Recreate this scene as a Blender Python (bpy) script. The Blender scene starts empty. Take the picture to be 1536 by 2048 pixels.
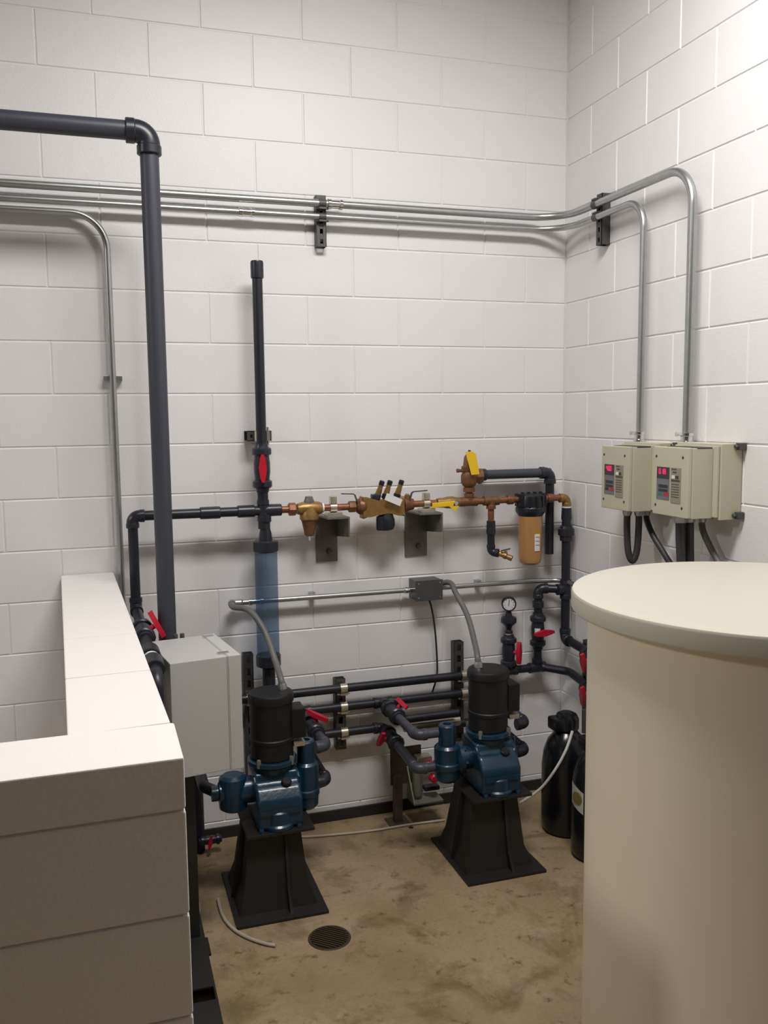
import bpy, bmesh, math, random
from mathutils import Vector, Matrix
random.seed(7)
S = bpy.context.scene
COL = S.collection
PI = math.pi

# ------------------------------------------------------------------ camera
FPX = 1771.954
CAM = Vector((-2.0846, -3.6978, 1.8094))
RIGHT = Vector((0.95110508, -0.30869269, -0.01038997))
UP = Vector((0.04354868, 0.10072199, 0.99396106))
FWD = Vector((0.30578202, 0.94581388, -0.10924036))
cd = bpy.data.cameras.new('camera')
cam = bpy.data.objects.new('camera', cd)
COL.objects.link(cam)
m = Matrix((RIGHT, UP, -FWD)).transposed().to_4x4()
m.translation = CAM
cam.matrix_world = m
cd.sensor_fit = 'VERTICAL'
cd.sensor_height = 24.0
cd.lens = 24.0 * FPX / 2048.0
cd.clip_start = 0.05
cd.clip_end = 60
S.camera = cam

# ------------------------------------------------------------------ world, exposure
w = bpy.data.worlds.new('world')
S.world = w
w.use_nodes = True
w.node_tree.nodes['Background'].inputs[0].default_value = (0.9, 0.93, 1.0, 1)
w.node_tree.nodes['Background'].inputs[1].default_value = 0.02
S.view_settings.view_transform = 'Standard'
S.view_settings.look = 'None'
S.view_settings.gamma = 1
S.view_settings.exposure = 0.0
CEIL = 3.95
# ceiling lights: (x, y, length along x, width, watts)
LAMPS = [(-1.25, -1.88, 1.2, 0.5, 80), (-6.6, -1.9, 1.2, 0.25, 125)]


def ray(u, v):
    return RIGHT * ((u - 768) / FPX) - UP * ((v - 1024) / FPX) + FWD


def at(u, v, Y):
    d = ray(u, v)
    return CAM + d * ((Y - CAM.y) / d.y)


def atx(u, v, X):
    d = ray(u, v)
    return CAM + d * ((X - CAM.x) / d.x)


def atz(u, v, Z):
    d = ray(u, v)
    return CAM + d * ((Z - CAM.z) / d.z)


# ------------------------------------------------------------------ materials
M = {}


def mat(name, col, rough=0.5, metal=0.0, spec=0.5, bump=None, var=None, emit=None, coat=0.0):
    mt = bpy.data.materials.new(name)
    mt.use_nodes = True
    nt = mt.node_tree
    b = nt.nodes['Principled BSDF']
    b.inputs['Base Color'].default_value = (*col, 1)
    b.inputs['Roughness'].default_value = rough
    b.inputs['Metallic'].default_value = metal
    b.inputs['Specular IOR Level'].default_value = spec
    b.inputs['Coat Weight'].default_value = coat
    if emit:
        b.inputs['Emission Color'].default_value = (*emit[0], 1)
        b.inputs['Emission Strength'].default_value = emit[1]
    geo = None
    if bump or var:
        geo = nt.nodes.new('ShaderNodeNewGeometry')
    if var:                                    # (scale, amount, second colour)
        n = nt.nodes.new('ShaderNodeTexNoise')
        n.inputs['Scale'].default_value = var[0]
        n.inputs['Detail'].default_value = 5
        nt.links.new(geo.outputs['Position'], n.inputs['Vector'])
        r = nt.nodes.new('ShaderNodeMapRange')
        r.inputs['From Min'].default_value = 0.35
        r.inputs['From Max'].default_value = 0.7
        r.inputs['To Max'].default_value = var[1]
        nt.links.new(n.outputs['Fac'], r.inputs['Value'])
        mx = nt.nodes.new('ShaderNodeMix')
        mx.data_type = 'RGBA'
        mx.inputs['A'].default_value = (*col, 1)
        mx.inputs['B'].default_value = (*var[2], 1)
        nt.links.new(r.outputs['Result'], mx.inputs['Factor'])
        nt.links.new(mx.outputs['Result'], b.inputs['Base Color'])
    if bump:                                   # (scale, strength, distance)
        n = nt.nodes.new('ShaderNodeTexNoise')
        n.inputs['Scale'].default_value = bump[0]
        n.inputs['Detail'].default_value = 3
        nt.links.new(geo.outputs['Position'], n.inputs['Vector'])
        bp = nt.nodes.new('ShaderNodeBump')
        bp.inputs['Strength'].default_value = bump[1]
        bp.inputs['Distance'].default_value = bump[2]
        nt.links.new(n.outputs['Fac'], bp.inputs['Height'])
        nt.links.new(bp.outputs['Normal'], b.inputs['Normal'])
    M[name] = mt
    return mt


mat('wall_paint', (0.78, 0.76, 0.76), 0.42, spec=0.45, bump=(120, 0.35, 0.002), var=(2.2, 0.5, (0.73, 0.705, 0.70)))
mat('low_wall_paint', (0.78, 0.745, 0.72), 0.5, spec=0.4, bump=(95, 0.5, 0.002))
mat('ceiling_low_bounce', (0.22, 0.215, 0.21), 0.8)  # unseen ceiling, colour kept dark to cut bounced light
mat('far_wall_low_bounce', (0.13, 0.125, 0.12), 0.6, bump=(120, 0.3, 0.002))  # unseen walls, darkened so less light bounces back onto the low wall
mat('pvc_grey', (0.044, 0.047, 0.064), 0.44)
mat('pvc_black', (0.0115, 0.0125, 0.019), 0.40)
mat('pvc_fitting', (0.018, 0.0195, 0.029), 0.34)
mat('brass', (0.36, 0.22, 0.075), 0.42, metal=0.65, var=(60, 0.6, (0.22, 0.12, 0.05)))
mat('bronze', (0.25, 0.115, 0.055), 0.48, metal=0.55, var=(50, 0.7, (0.14, 0.065, 0.035)))
mat('copper', (0.30, 0.13, 0.065), 0.42, metal=0.6, var=(60, 0.6, (0.16, 0.07, 0.04)))
mat('galvanised', (0.46, 0.47, 0.465), 0.36, metal=0.9, var=(30, 0.5, (0.38, 0.39, 0.385)))
mat('strut_steel', (0.10, 0.10, 0.095), 0.5, metal=0.6)
mat('bracket_steel', (0.20, 0.19, 0.165), 0.55, metal=0.5, var=(25, 0.6, (0.13, 0.12, 0.10)))
mat('clamp_steel', (0.62, 0.58, 0.50), 0.3, metal=0.9)
mat('chrome', (0.75, 0.75, 0.75), 0.2, metal=1.0)
mat('drive_beige', (0.50, 0.475, 0.36), 0.5, spec=0.3, bump=(200, 0.2, 0.001))
mat('drive_shadow_gap', (0.05, 0.05, 0.045), 0.6)
mat('keypad_grey', (0.16, 0.165, 0.175), 0.5)
mat('keypad_dark', (0.035, 0.036, 0.042), 0.3)
mat('plate_tan', (0.27, 0.25, 0.19), 0.5)
mat('print_dark', (0.06, 0.055, 0.045), 0.6)
mat('led_red', (0.4, 0.0, 0.05), 0.5, emit=((1.0, 0.015, 0.13), 1.5))
mat('button_red', (0.45, 0.03, 0.05), 0.5)
mat('button_green', (0.02, 0.2, 0.14), 0.5)
mat('enclosure_grey', (0.48, 0.47, 0.46), 0.45, spec=0.4, bump=(180, 0.15, 0.001))
mat('pump_blue', (0.005, 0.033, 0.064), 0.32, coat=0.2, bump=(60, 0.35, 0.003), var=(14, 0.6, (0.0028, 0.014, 0.028)))
mat('motor_black', (0.004, 0.004, 0.0045), 0.5, bump=(80, 0.2, 0.002))
mat('stand_black', (0.0085, 0.0078, 0.0072), 0.55, bump=(70, 0.2, 0.002), var=(9, 0.6, (0.014, 0.012, 0.010)))
mat('tank_black', (0.008, 0.009, 0.011), 0.22)
mat('red_plastic', (0.50, 0.008, 0.028), 0.4)
mat('yellow', (0.78, 0.52, 0.015), 0.5)
mat('white_plastic', (0.82, 0.82, 0.80), 0.45)
mat('paper_white', (0.75, 0.74, 0.70), 0.6)
mat('label_olive', (0.16, 0.12, 0.035), 0.6)
mat('amber', (0.42, 0.215, 0.075), 0.3, coat=0.3, var=(22, 0.5, (0.36, 0.19, 0.07)))
mat('filter_black', (0.011, 0.012, 0.018), 0.35)
mat('poly_tank', (0.86, 0.785, 0.60), 0.42, spec=0.4, var=(3, 0.5, (0.83, 0.75, 0.57)))
mat('poly_lid', (0.52, 0.495, 0.415), 0.42, spec=0.4, bump=(60, 0.1, 0.002))
mat('flex_grey', (0.125, 0.122, 0.118), 0.5)
mat('flex_dark', (0.035, 0.035, 0.038), 0.45)
mat('cable_black', (0.02, 0.02, 0.022), 0.5)
mat('tube_white', (0.55, 0.54, 0.52), 0.4)
mat('tube_tan', (0.42, 0.37, 0.30), 0.5)
mat('rubber_base', (0.020, 0.018, 0.018), 0.55)
mat('drain_iron', (0.06, 0.045, 0.022), 0.6, metal=0.3)
mat('dark_hole', (0.008, 0.006, 0.004), 0.9)
mat('gauge_face', (0.62, 0.64, 0.66), 0.4)
mat('junction_box', (0.095, 0.10, 0.105), 0.4, metal=0.5)
mat('rust_plate', (0.09, 0.065, 0.05), 0.6, metal=0.2, var=(20, 0.8, (0.05, 0.035, 0.028)))
mat('tray_steel', (0.20, 0.20, 0.16), 0.5, metal=0.4)
mat('lamp_diffuser', (0.9, 0.9, 0.9), 0.5, emit=((1, 0.97, 0.93), 1.5))


def acrylic():
    mt = bpy.data.materials.new('acrylic')
    mt.use_nodes = True
    nt = mt.node_tree
    nt.nodes.clear()
    out = nt.nodes.new('ShaderNodeOutputMaterial')
    t = nt.nodes.new('ShaderNodeBsdfTransparent')
    t.inputs[0].default_value = (0.60, 0.69, 0.80, 1)
    d = nt.nodes.new('ShaderNodeBsdfPrincipled')
    d.inputs['Base Color'].default_value = (0.10, 0.14, 0.19, 1)
    d.inputs['Roughness'].default_value = 0.12
    mx = nt.nodes.new('ShaderNodeMixShader')
    mx.inputs[0].default_value = 0.27
    nt.links.new(t.outputs[0], mx.inputs[1])
    nt.links.new(d.outputs[0], mx.inputs[2])
    nt.links.new(mx.outputs[0], out.inputs[0])
    M['acrylic'] = mt


acrylic()


def floor_mat():
    mt = bpy.data.materials.new('concrete_floor')
    mt.use_nodes = True
    nt = mt.node_tree
    N, L = nt.nodes, nt.links
    b = N['Principled BSDF']
    g = N.new('ShaderNodeNewGeometry')

    def noise(scale, detail=6, rough=0.6, dist=0.0):
        n = N.new('ShaderNodeTexNoise')
        n.inputs['Scale'].default_value = scale
        n.inputs['Detail'].default_value = detail
        n.inputs['Roughness'].default_value = rough
        n.inputs['Distortion'].default_value = dist
        L.new(g.outputs['Position'], n.inputs['Vector'])
        return n.outputs['Fac']

    def rng(v, a, c, d=1.0):
        r = N.new('ShaderNodeMapRange')
        r.inputs['From Min'].default_value = a
        r.inputs['From Max'].default_value = c
        r.inputs['To Max'].default_value = d
        L.new(v, r.inputs['Value'])
        return r.outputs['Result']

    def mix(fac, A, Bc):
        x = N.new('ShaderNodeMix')
        x.data_type = 'RGBA'
        L.new(fac, x.inputs['Factor'])
        if isinstance(A, tuple):
            x.inputs['A'].default_value = (*A, 1)
        else:
            L.new(A, x.inputs['A'])
        x.inputs['B'].default_value = (*Bc, 1)
        return x.outputs['Result']
    c = mix(rng(noise(2.2, 6, 0.6), 0.38, 0.66), (0.36, 0.265, 0.165), (0.25, 0.185, 0.09))
    c = mix(rng(noise(5.0, 7, 0.65, 0.4), 0.50, 0.66, 0.85), c, (0.14, 0.10, 0.04))
    c = mix(rng(noise(1.3, 5, 0.6), 0.55, 0.7, 0.5), c, (0.40, 0.31, 0.21))
    c = mix(rng(noise(16, 6, 0.7), 0.57, 0.68, 0.8), c, (0.085, 0.055, 0.022))
    c = mix(rng(noise(70, 4, 0.7), 0.50, 0.75, 0.5), c, (0.17, 0.125, 0.07))
    L.new(c, b.inputs['Base Color'])
    b.inputs['Roughness'].default_value = 0.5
    bp = N.new('ShaderNodeBump')
    bp.inputs['Strength'].default_value = 0.3
    bp.inputs['Distance'].default_value = 0.003
    L.new(noise(40, 6, 0.7), bp.inputs['Height'])
    L.new(bp.outputs['Normal'], b.inputs['Normal'])
    M['concrete_floor'] = mt


floor_mat()


# ------------------------------------------------------------------ mesh helpers
def V(*a):
    return Vector(a)


def new():
    return bmesh.new()


def box(bm, x0, x1, y0, y1, z0, z1, bev=0.0):
    x0, x1 = min(x0, x1), max(x0, x1)
    y0, y1 = min(y0, y1), max(y0, y1)
    z0, z1 = min(z0, z1), max(z0, z1)
    vs = [bm.verts.new((x, y, z)) for x in (x0, x1) for y in (y0, y1) for z in (z0, z1)]
    fs = [(0, 1, 3, 2), (4, 6, 7, 5), (0, 4, 5, 1), (2, 3, 7, 6), (0, 2, 6, 4), (1, 5, 7, 3)]
    faces = [bm.faces.new([vs[i] for i in f]) for f in fs]
    if bev:
        es = list({e for f in faces for e in f.edges})
        bmesh.ops.bevel(bm, geom=es, offset=bev, segments=2, profile=0.5, affect='EDGES')
    return bm


def frame(d):
    d = Vector(d).normalized()
    a = V(0, 0, 1) if abs(d.z) < 0.9 else V(1, 0, 0)
    x = d.cross(a).normalized()
    return x, d.cross(x).normalized(), d


def obox(bm, c, ax, sx, ay, sy, az, sz, bev=0.0):
    """box with its own axes"""
    c, ax, ay, az = Vector(c), Vector(ax).normalized(), Vector(ay).normalized(), Vector(az).normalized()
    vs = []
    for i in (-.5, .5):
        for j in (-.5, .5):
            for k in (-.5, .5):
                vs.append(bm.verts.new(c + ax * (i * sx) + ay * (j * sy) + az * (k * sz)))
    fs = [(0, 1, 3, 2), (4, 6, 7, 5), (0, 4, 5, 1), (2, 3, 7, 6), (0, 2, 6, 4), (1, 5, 7, 3)]
    faces = [bm.faces.new([vs[i] for i in f]) for f in fs]
    if bev:
        es = list({e for f in faces for e in f.edges})
        bmesh.ops.bevel(bm, geom=es, offset=bev, segments=2, profile=0.5, affect='EDGES')
    return bm


def lathe(bm, p0, d, prof, seg=24, caps=True, rot=0.0):
    """profile (t, r) along axis d from p0"""
    x, y, z = frame(d)
    p0 = Vector(p0)
    rings = []
    for t, r in prof:
        rings.append([bm.verts.new(p0 + z * t + (x * math.cos(rot + 2 * PI * i / seg) + y * math.sin(rot + 2 * PI * i / seg)) * max(r, 1e-4)) for i in range(seg)])
    for a, b in zip(rings, rings[1:]):
        for i in range(seg):
            bm.faces.new((a[i], a[(i + 1) % seg], b[(i + 1) % seg], b[i]))
    if caps:
        bm.faces.new(rings[0][::-1])
        bm.faces.new(rings[-1])
    return bm


def cyl(bm, a, b, r, seg=24, ch=0.0):
    a, b = Vector(a), Vector(b)
    L = (b - a).length
    if ch:
        return lathe(bm, a, b - a, [(0, r - ch), (ch, r), (L - ch, r), (L, r - ch)], seg)
    return lathe(bm, a, b - a, [(0, r), (L, r)], seg)


def fillet(pts, rads, n=10):
    """round the inner corners of a polyline"""
    pts = [Vector(p) for p in pts]
    if not isinstance(rads, (list, tuple)):
        rads = [rads] * (len(pts) - 2)
    out = [pts[0]]
    for i in range(1, len(pts) - 1):
        p, r = pts[i], rads[i - 1]
        a = (pts[i - 1] - p).normalized()
        b = (pts[i + 1] - p).normalized()
        ang = a.angle(b)
        if r <= 0 or ang > PI - 0.02:
            out.append(p)
            continue
        t = r / math.tan(ang / 2)
        c = p + (a + b).normalized() * (r / math.sin(ang / 2))
        u = (p + a * t - c)
        v = (p + b * t - c)
        w_ = u.angle(v)
        for k in range(n + 1):
            s = k / n
            out.append(c + (u * math.sin((1 - s) * w_) + v * math.sin(s * w_)) / math.sin(w_))
    out.append(pts[-1])
    return out


def smooth_path(pts, n=8):
    """Catmull-Rom through the points"""
    p = [Vector(q) for q in pts]
    p = [p[0] * 2 - p[1]] + p + [p[-1] * 2 - p[-2]]
    out = []
    for i in range(1, len(p) - 2):
        for k in range(n):
            t = k / n
            out.append(0.5 * ((2 * p[i]) + (p[i + 1] - p[i - 1]) * t + (2 * p[i - 1] - 5 * p[i] + 4 * p[i + 1] - p[i + 2]) * t * t
                              + (3 * p[i] - p[i - 1] - 3 * p[i + 1] + p[i + 2]) * t ** 3))
    out.append(p[-2])
    return out


def tube(bm, path, r, seg=16, caps=True, ribs=0.0):
    path = [Vector(p) for p in path]
    n = len(path)
    tans = []
    for i in range(n):
        a = path[max(i - 1, 0)]
        b = path[min(i + 1, n - 1)]
        tans.append((b - a).normalized())
    x, y, _ = frame(tans[0])
    rings = []
    for i in range(n):
        if i:
            q = tans[i - 1].rotation_difference(tans[i])
            x = q @ x
        x = (x - tans[i] * x.dot(tans[i])).normalized()
        y = tans[i].cross(x)
        rr = r * (1 + (ribs if i % 2 else 0))
        rings.append([bm.verts.new(path[i] + (x * math.cos(2 * PI * k / seg) + y * math.sin(2 * PI * k / seg)) * rr) for k in range(seg)])
    for a, b in zip(rings, rings[1:]):
        for k in range(seg):
            bm.faces.new((a[k], a[(k + 1) % seg], b[(k + 1) % seg], b[k]))
    if caps:
        bm.faces.new(rings[0][::-1])
        bm.faces.new(rings[-1])
    return bm


def prism(bm, poly, ext):
    """extrude a 3-D polygon by vector ext"""
    ext = Vector(ext)
    a = [bm.verts.new(Vector(p)) for p in poly]
    b = [bm.verts.new(Vector(p) + ext) for p in poly]
    bm.faces.new(a[::-1])
    bm.faces.new(b)
    n = len(a)
    for i in range(n):
        bm.faces.new((a[i], a[(i + 1) % n], b[(i + 1) % n], b[i]))
    return bm


def mesh_of(name, bm, sharp=32):
    bmesh.ops.recalc_face_normals(bm, faces=bm.faces)
    lim = math.radians(sharp)
    for f in bm.faces:
        f.smooth = True
    for e in bm.edges:
        if len(e.link_faces) == 2:
            if e.calc_face_angle(0) > lim:
                e.smooth = False
        else:
            e.smooth = False
    me = bpy.data.meshes.new(name)
    bm.to_mesh(me)
    bm.free()
    return me


def world_loc(o):
    p = Vector(o.location)
    while o.parent:
        o = o.parent
        p += Vector(o.location)
    return p


def obj(name, bm, material, parent=None, label=None, cat=None, group=None, kind=None, origin=None):
    """bm in world coordinates -> one mesh object"""
    base = world_loc(parent) if parent else (Vector(origin) if origin is not None else V(0, 0, 0))
    if parent is None and origin is None:
        cs = [v.co for v in bm.verts]
        base = V(sum(c.x for c in cs) / len(cs), sum(c.y for c in cs) / len(cs), min(c.z for c in cs))
    bmesh.ops.translate(bm, verts=bm.verts, vec=-base)
    me = mesh_of(name, bm)
    me.materials.append(M[material])
    o = bpy.data.objects.new(name, me)
    COL.objects.link(o)
    wn = o.modifiers.new('weighted', 'WEIGHTED_NORMAL')
    wn.keep_sharp = True
    if parent:
        o.parent = parent
    else:
        o.location = base
    tag(o, label, cat, group, kind)
    return o


def tag(o, label=None, cat=None, group=None, kind=None):
    if label:
        o['label'] = label
    if cat:
        o['category'] = cat
    if group:
        o['group'] = group
    if kind:
        o['kind'] = kind
    return o


def thing(name, label, cat, loc, group=None):
    o = bpy.data.objects.new(name, None)
    o.empty_display_size = 0.05
    COL.objects.link(o)
    o.location = loc
    return tag(o, label, cat, group)


def tubeo(name, path, r, material, parent=None, seg=18, **k):
    return obj(name, tube(new(), path, r, seg), material, parent, **k)


def latho(name, p0, d, prof, material, parent=None, seg=24, rot=0.0, **k):
    return obj(name, lathe(new(), p0, d, prof, seg, True, rot), material, parent, **k)


def boxo(name, x0, x1, y0, y1, z0, z1, material, parent=None, bev=0.0, **k):
    return obj(name, box(new(), x0, x1, y0, y1, z0, z1, bev), material, parent, **k)


# ------------------------------------------------------------------ the room
BL, BH = 0.4064, 0.2032
Z0 = 0.0716                       # first bed joint above the floor
RX0, RY0 = -8.5, -9.0
boxo('floor', RX0, 0.2, RY0, 0.2, -0.1, 0, 'concrete_floor', kind='structure')
boxo('ceiling', RX0, 0.2, RY0, 0.2, CEIL, CEIL + 0.1, 'ceiling_low_bounce', kind='structure')
RECESS = 0.0035
wb = boxo('wall_back', RX0, 0.2, RECESS, 0.2, 0, CEIL, 'wall_paint', kind='structure', origin=(0, 0, 0))
wr = boxo('wall_right', RECESS, 0.2, RY0, RECESS, 0, CEIL, 'wall_paint', kind='structure', origin=(0, 0, 0))
boxo('wall_left', RX0 - 0.2, RX0, RY0, 0.2, 0, CEIL, 'far_wall_low_bounce', kind='structure')
boxo('wall_front', RX0, 0.2, RY0 - 0.2, RY0, 0, CEIL, 'far_wall_low_bounce', kind='structure')
JW = 0.0030                       # joint width


def block_mesh(name, L, H, D=0.012, ch=0.0036):
    """block face looking to -y, centre of its face at the origin, back sunk in the wall"""
    bm = new()
    L -= JW
    H -= JW
    a = [bm.verts.new((x, D, z)) for x, z in ((-L / 2, -H / 2), (L / 2, -H / 2), (L / 2, H / 2), (-L / 2, H / 2))]
    b = [bm.verts.new((x, ch, z)) for x, z in ((-L / 2, -H / 2), (L / 2, -H / 2), (L / 2, H / 2), (-L / 2, H / 2))]
    l, h = L / 2 - ch, H / 2 - ch
    c = [bm.verts.new((x, 0, z)) for x, z in ((-l, -h), (l, -h), (l, h), (-l, h))]
    for p, q in ((a, b), (b, c)):
        for i in range(4):
            bm.faces.new((p[i], p[(i + 1) % 4], q[(i + 1) % 4], q[i]))
    bm.faces.new(c)
    bm.faces.new(a[::-1])
    me = mesh_of(name, bm, 20)
    me.materials.append(M['wall_paint'])
    return me


full = block_mesh('block', BL, BH)
half = block_mesh('half_block', BL / 2, BH)
low = block_mesh('cut_block', BL, Z0 + JW)
lowh = block_mesh('cut_half_block', BL / 2, Z0 + JW)


def place_block(me, wall, loc, rz):
    o = bpy.data.objects.new('block', me)
    COL.objects.link(o)
    o.parent = wall
    o.location = loc
    o.rotation_euler = (0, 0, rz)
    return o


for i in range(-1, 18):
    zc = Z0 / 2 if i < 0 else Z0 + BH * (i + 0.5)
    F, H_ = (low, lowh) if i < 0 else (full, half)
    # back wall: odd courses start with a half block in the corner
    x = 0.0
    if i % 2:
        place_block(H_, wb, (-BL / 4, 0, zc), 0)
        x = -BL / 2
    while x > -3.7:
        place_block(F, wb, (x - BL / 2, 0, zc), 0)
        x -= BL
    y = 0.0
    if i % 2 == 0:
        place_block(H_, wr, (0, -BL / 4, zc), -PI / 2)
        y = -BL / 2
    while y > -3.0:
        place_block(F, wr, (0, y - BL / 2, zc), -PI / 2)
        y -= BL

# dark base strip along the two walls
boxo('baseboard_back', -2.03, -0.012, -0.012, 0, 0, 0.050, 'rubber_base', kind='structure', bev=0.003)
boxo('baseboard_right', -0.012, 0, -3.4, 0, 0, 0.050, 'rubber_base', kind='structure', bev=0.003)

# low block wall round the pit: back end on the wall, one return to the left
KT = Z0 + BH * 5 + 0.1016         # top
KA = V(-2.040, -0.0005, 0)        # right face at the back wall
KB = V(-1.956, -2.095, 0)         # right front corner
KD = (KA - KB).normalized()
KN = V(-KD.y, KD.x, 0)            # to the left
TH = 0.2
klen = (KA - KB).length


def low_wall(name, p, d, n, length, label_side, first):
    """solid blocks laid from p along d, thickness along n"""
    core = obj(name, obox(new(), p + d * (length / 2) + n * (TH / 2) + V(0, 0, (KT - 0.006) / 2), d, length - 0.008, n, TH - 0.012, V(0, 0, 1), KT - 0.006),
               'low_wall_paint', kind='structure', origin=(0, 0, 0))
    rows = [(0, Z0)] + [(Z0 + BH * i, Z0 + BH * (i + 1)) for i in range(5)] + [(Z0 + BH * 5, KT)]
    for k, (z0, z1) in enumerate(rows):
        s = 0.0
        first_len = BL / 2 if (first and k % 2) else BL
        while s < length - 0.01:
            e = min(s + (first_len if s == 0 else BL), length)
            if length - e < 0.05:
                e = length
            g = 0.0018
            a, b = s + (g if s > 0 else 0), e - (g if e < length else 0)
            bz0 = z0 + (g if k else 0)
            bz1 = z1 - (g if k < 6 else 0)
            bm = obox(new(), p + d * ((a + b) / 2) + n * (TH / 2) + V(0, 0, (bz0 + bz1) / 2), d, b - a, n, TH, V(0, 0, 1), bz1 - bz0, 0.005)
            obj('block', bm, 'low_wall_paint', core)
            s = e
    return core


front_dir = V(-1, -0.006, 0).normalized()
low_wall('wall_low_front', KB, front_dir, V(front_dir.y, -front_dir.x, 0) * 1.0, 1.9, 'front', 0)
pstart = KB + KD * (TH + 0.003)
pleft = KB + front_dir * 1.896 + V(0, TH + 0.005, 0)
low_wall('wall_low_left', V(pleft.x, pleft.y, 0), V(0, 1, 0), V(1, 0, 0), -pleft.y - 0.004, 'left', 1)
low_wall('wall_low_right', pstart, KD, KN, klen - TH - 0.004, 'right', 1)

# ceiling lights (above the frame)
for k, (lx, ly, ll, lw, watt) in enumerate(LAMPS):
    t = thing('ceiling_light', ['long ceiling light above the pumps', 'long ceiling light above the pit on the far left', 'long ceiling light behind the camera'][k], 'light', (lx, ly, CEIL - 0.12), 'ceiling lights')
    boxo('housing', lx - ll / 2 - 0.03, lx + ll / 2 + 0.03, ly - lw / 2 - 0.03, ly + lw / 2 + 0.03, CEIL - 0.10, CEIL - 0.001, 'white_plastic', t, 0.01)
    boxo('diffuser', lx - ll / 2, lx + ll / 2, ly - lw / 2, ly + lw / 2, CEIL - 0.12, CEIL - 0.10, 'lamp_diffuser', t, 0.005)
    ld = bpy.data.lights.new('lamp', 'AREA')
    ld.shape = 'RECTANGLE'
    ld.size, ld.size_y = ll, lw
    ld.energy = watt
    ld.color = (1.0, 0.98, 0.955)
    lo = bpy.data.objects.new('lamp', ld)
    COL.objects.link(lo)
    lo.parent = t
    lo.location = (0, 0, -0.01)


# ------------------------------------------------------------------ fittings
def socket_elbow(name, c, a, b, r, material, parent, R=None, collar=None):
    """90 degree elbow: body bend plus two socket rims"""
    c, a, b = Vector(c), Vector(a).normalized(), Vector(b).normalized()
    R = R or r * 1.35
    bm = new()
    e = r * 2.3
    tube(bm, fillet([c + a * e, c, c + b * e], R, 10), r * 1.2, 20)
    for d in (a, b):
        lathe(bm, c + d * (e - r * 0.9), d, [(0, r * 1.22), (r * 0.1, r * 1.3), (r * 0.9, r * 1.3), (r * 0.98, r * 1.22)], 20)
    return obj(name, bm, material, parent)


def coupling(name, c, d, r, L, material, parent, k=1.28):
    d = Vector(d).normalized()
    return latho(name, Vector(c) - d * (L / 2), d, [(0, r * k * 0.93), (L * 0.06, r * k), (L * 0.94, r * k), (L, r * k * 0.93)], material, parent)


def tee(name, c, d, b, r, material, parent):
    c, d, b = Vector(c), Vector(d).normalized(), Vector(b).normalized()
    bm = new()
    e = r * 2.2
    lathe(bm, c - d * e, d, [(0, r * 1.3), (r * .9, r * 1.3), (r, r * 1.2), (2 * e - r, r * 1.2), (2 * e - r * .9, r * 1.3), (2 * e, r * 1.3)], 20)
    lathe(bm, c, b, [(0, r * 1.2), (e - r, r * 1.2), (e - r * .9, r * 1.3), (e, r * 1.3)], 20)
    return obj(name, bm, material, parent)


def ball_valve(label, c, d, h, r, L=None, swing=0.0, name='ball_valve', tmat='pvc_fitting'):
    """true-union valve at c along d, handle on side h, swing rotates the lever about h"""
    c, d, h = Vector(c), Vector(d).normalized(), Vector(h).normalized()
    L = L or r * 7
    t = thing(name, label, 'valve', c)
    latho('body', c - d * (L * 0.30), d, [(0, r * 1.45), (L * .1, r * 1.5), (L * .2, r * 1.62), (L * .4, r * 1.62), (L * .5, r * 1.5), (L * .6, r * 1.45)], tmat, t)
    for s in (-1, 1):
        latho('union_nut', c + d * (s * L * 0.27), d * s, [(0, r * 1.7), (L * .02, r * 1.95), (L * .13, r * 1.95), (L * .16, r * 1.7)], tmat, t, seg=12)
        latho('socket', c + d * (s * L * 0.42), d * s, [(0, r * 1.45), (L * .05, r * 1.3), (L * .10, r * 1.25)], tmat, t)
    ax = Matrix.Rotation(swing, 3, h) @ d
    sd = h.cross(ax)
    hd = new()
    lathe(hd, c + h * r * 1.3, h, [(0, r * .5), (r * 1.0, r * .5)], 12)
    top = c + h * r * 2.35
    # tapered bar handle
    poly = []
    for s, wd in ((-1.7, .26), (-1.1, .52), (0, .78), (1.1, .52), (1.7, .26)):
        poly.append((s, wd))
    pts = [top + ax * (s * r * 1.6) + sd * (wd * r) for s, wd in poly] + [top + ax * (s * r * 1.6) - sd * (wd * r) for s, wd in poly[::-1]]
    prism(hd, pts, h * r * 0.95)
    obj('handle', hd, 'red_plastic', t, label='red plastic lever handle')
    return t


def clamp_band(c, d, r, out, parent, w_=0.022, material='clamp_steel'):
    """steel strap round a pipe with two ears on the strut side"""
    c, d, out = Vector(c), Vector(d).normalized(), Vector(out).normalized()
    bm = new()
    lathe(bm, c - d * w_ / 2, d, [(0, r * 1.04), (0, r * 1.13), (w_, r * 1.13), (w_, r * 1.04)], 20, False)
    s = d.cross(out)
    obox(bm, c + s * (r * 1.25) + out * (r * .2), s, r * .5, d, w_, out, r * 1.2)
    lathe(bm, c + s * (r * 1.3) - d * w_ * .9, d, [(0, r * .22), (w_ * 1.8, r * .22)], 6)
    return obj('pipe_clamp', bm, material, parent)


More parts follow.
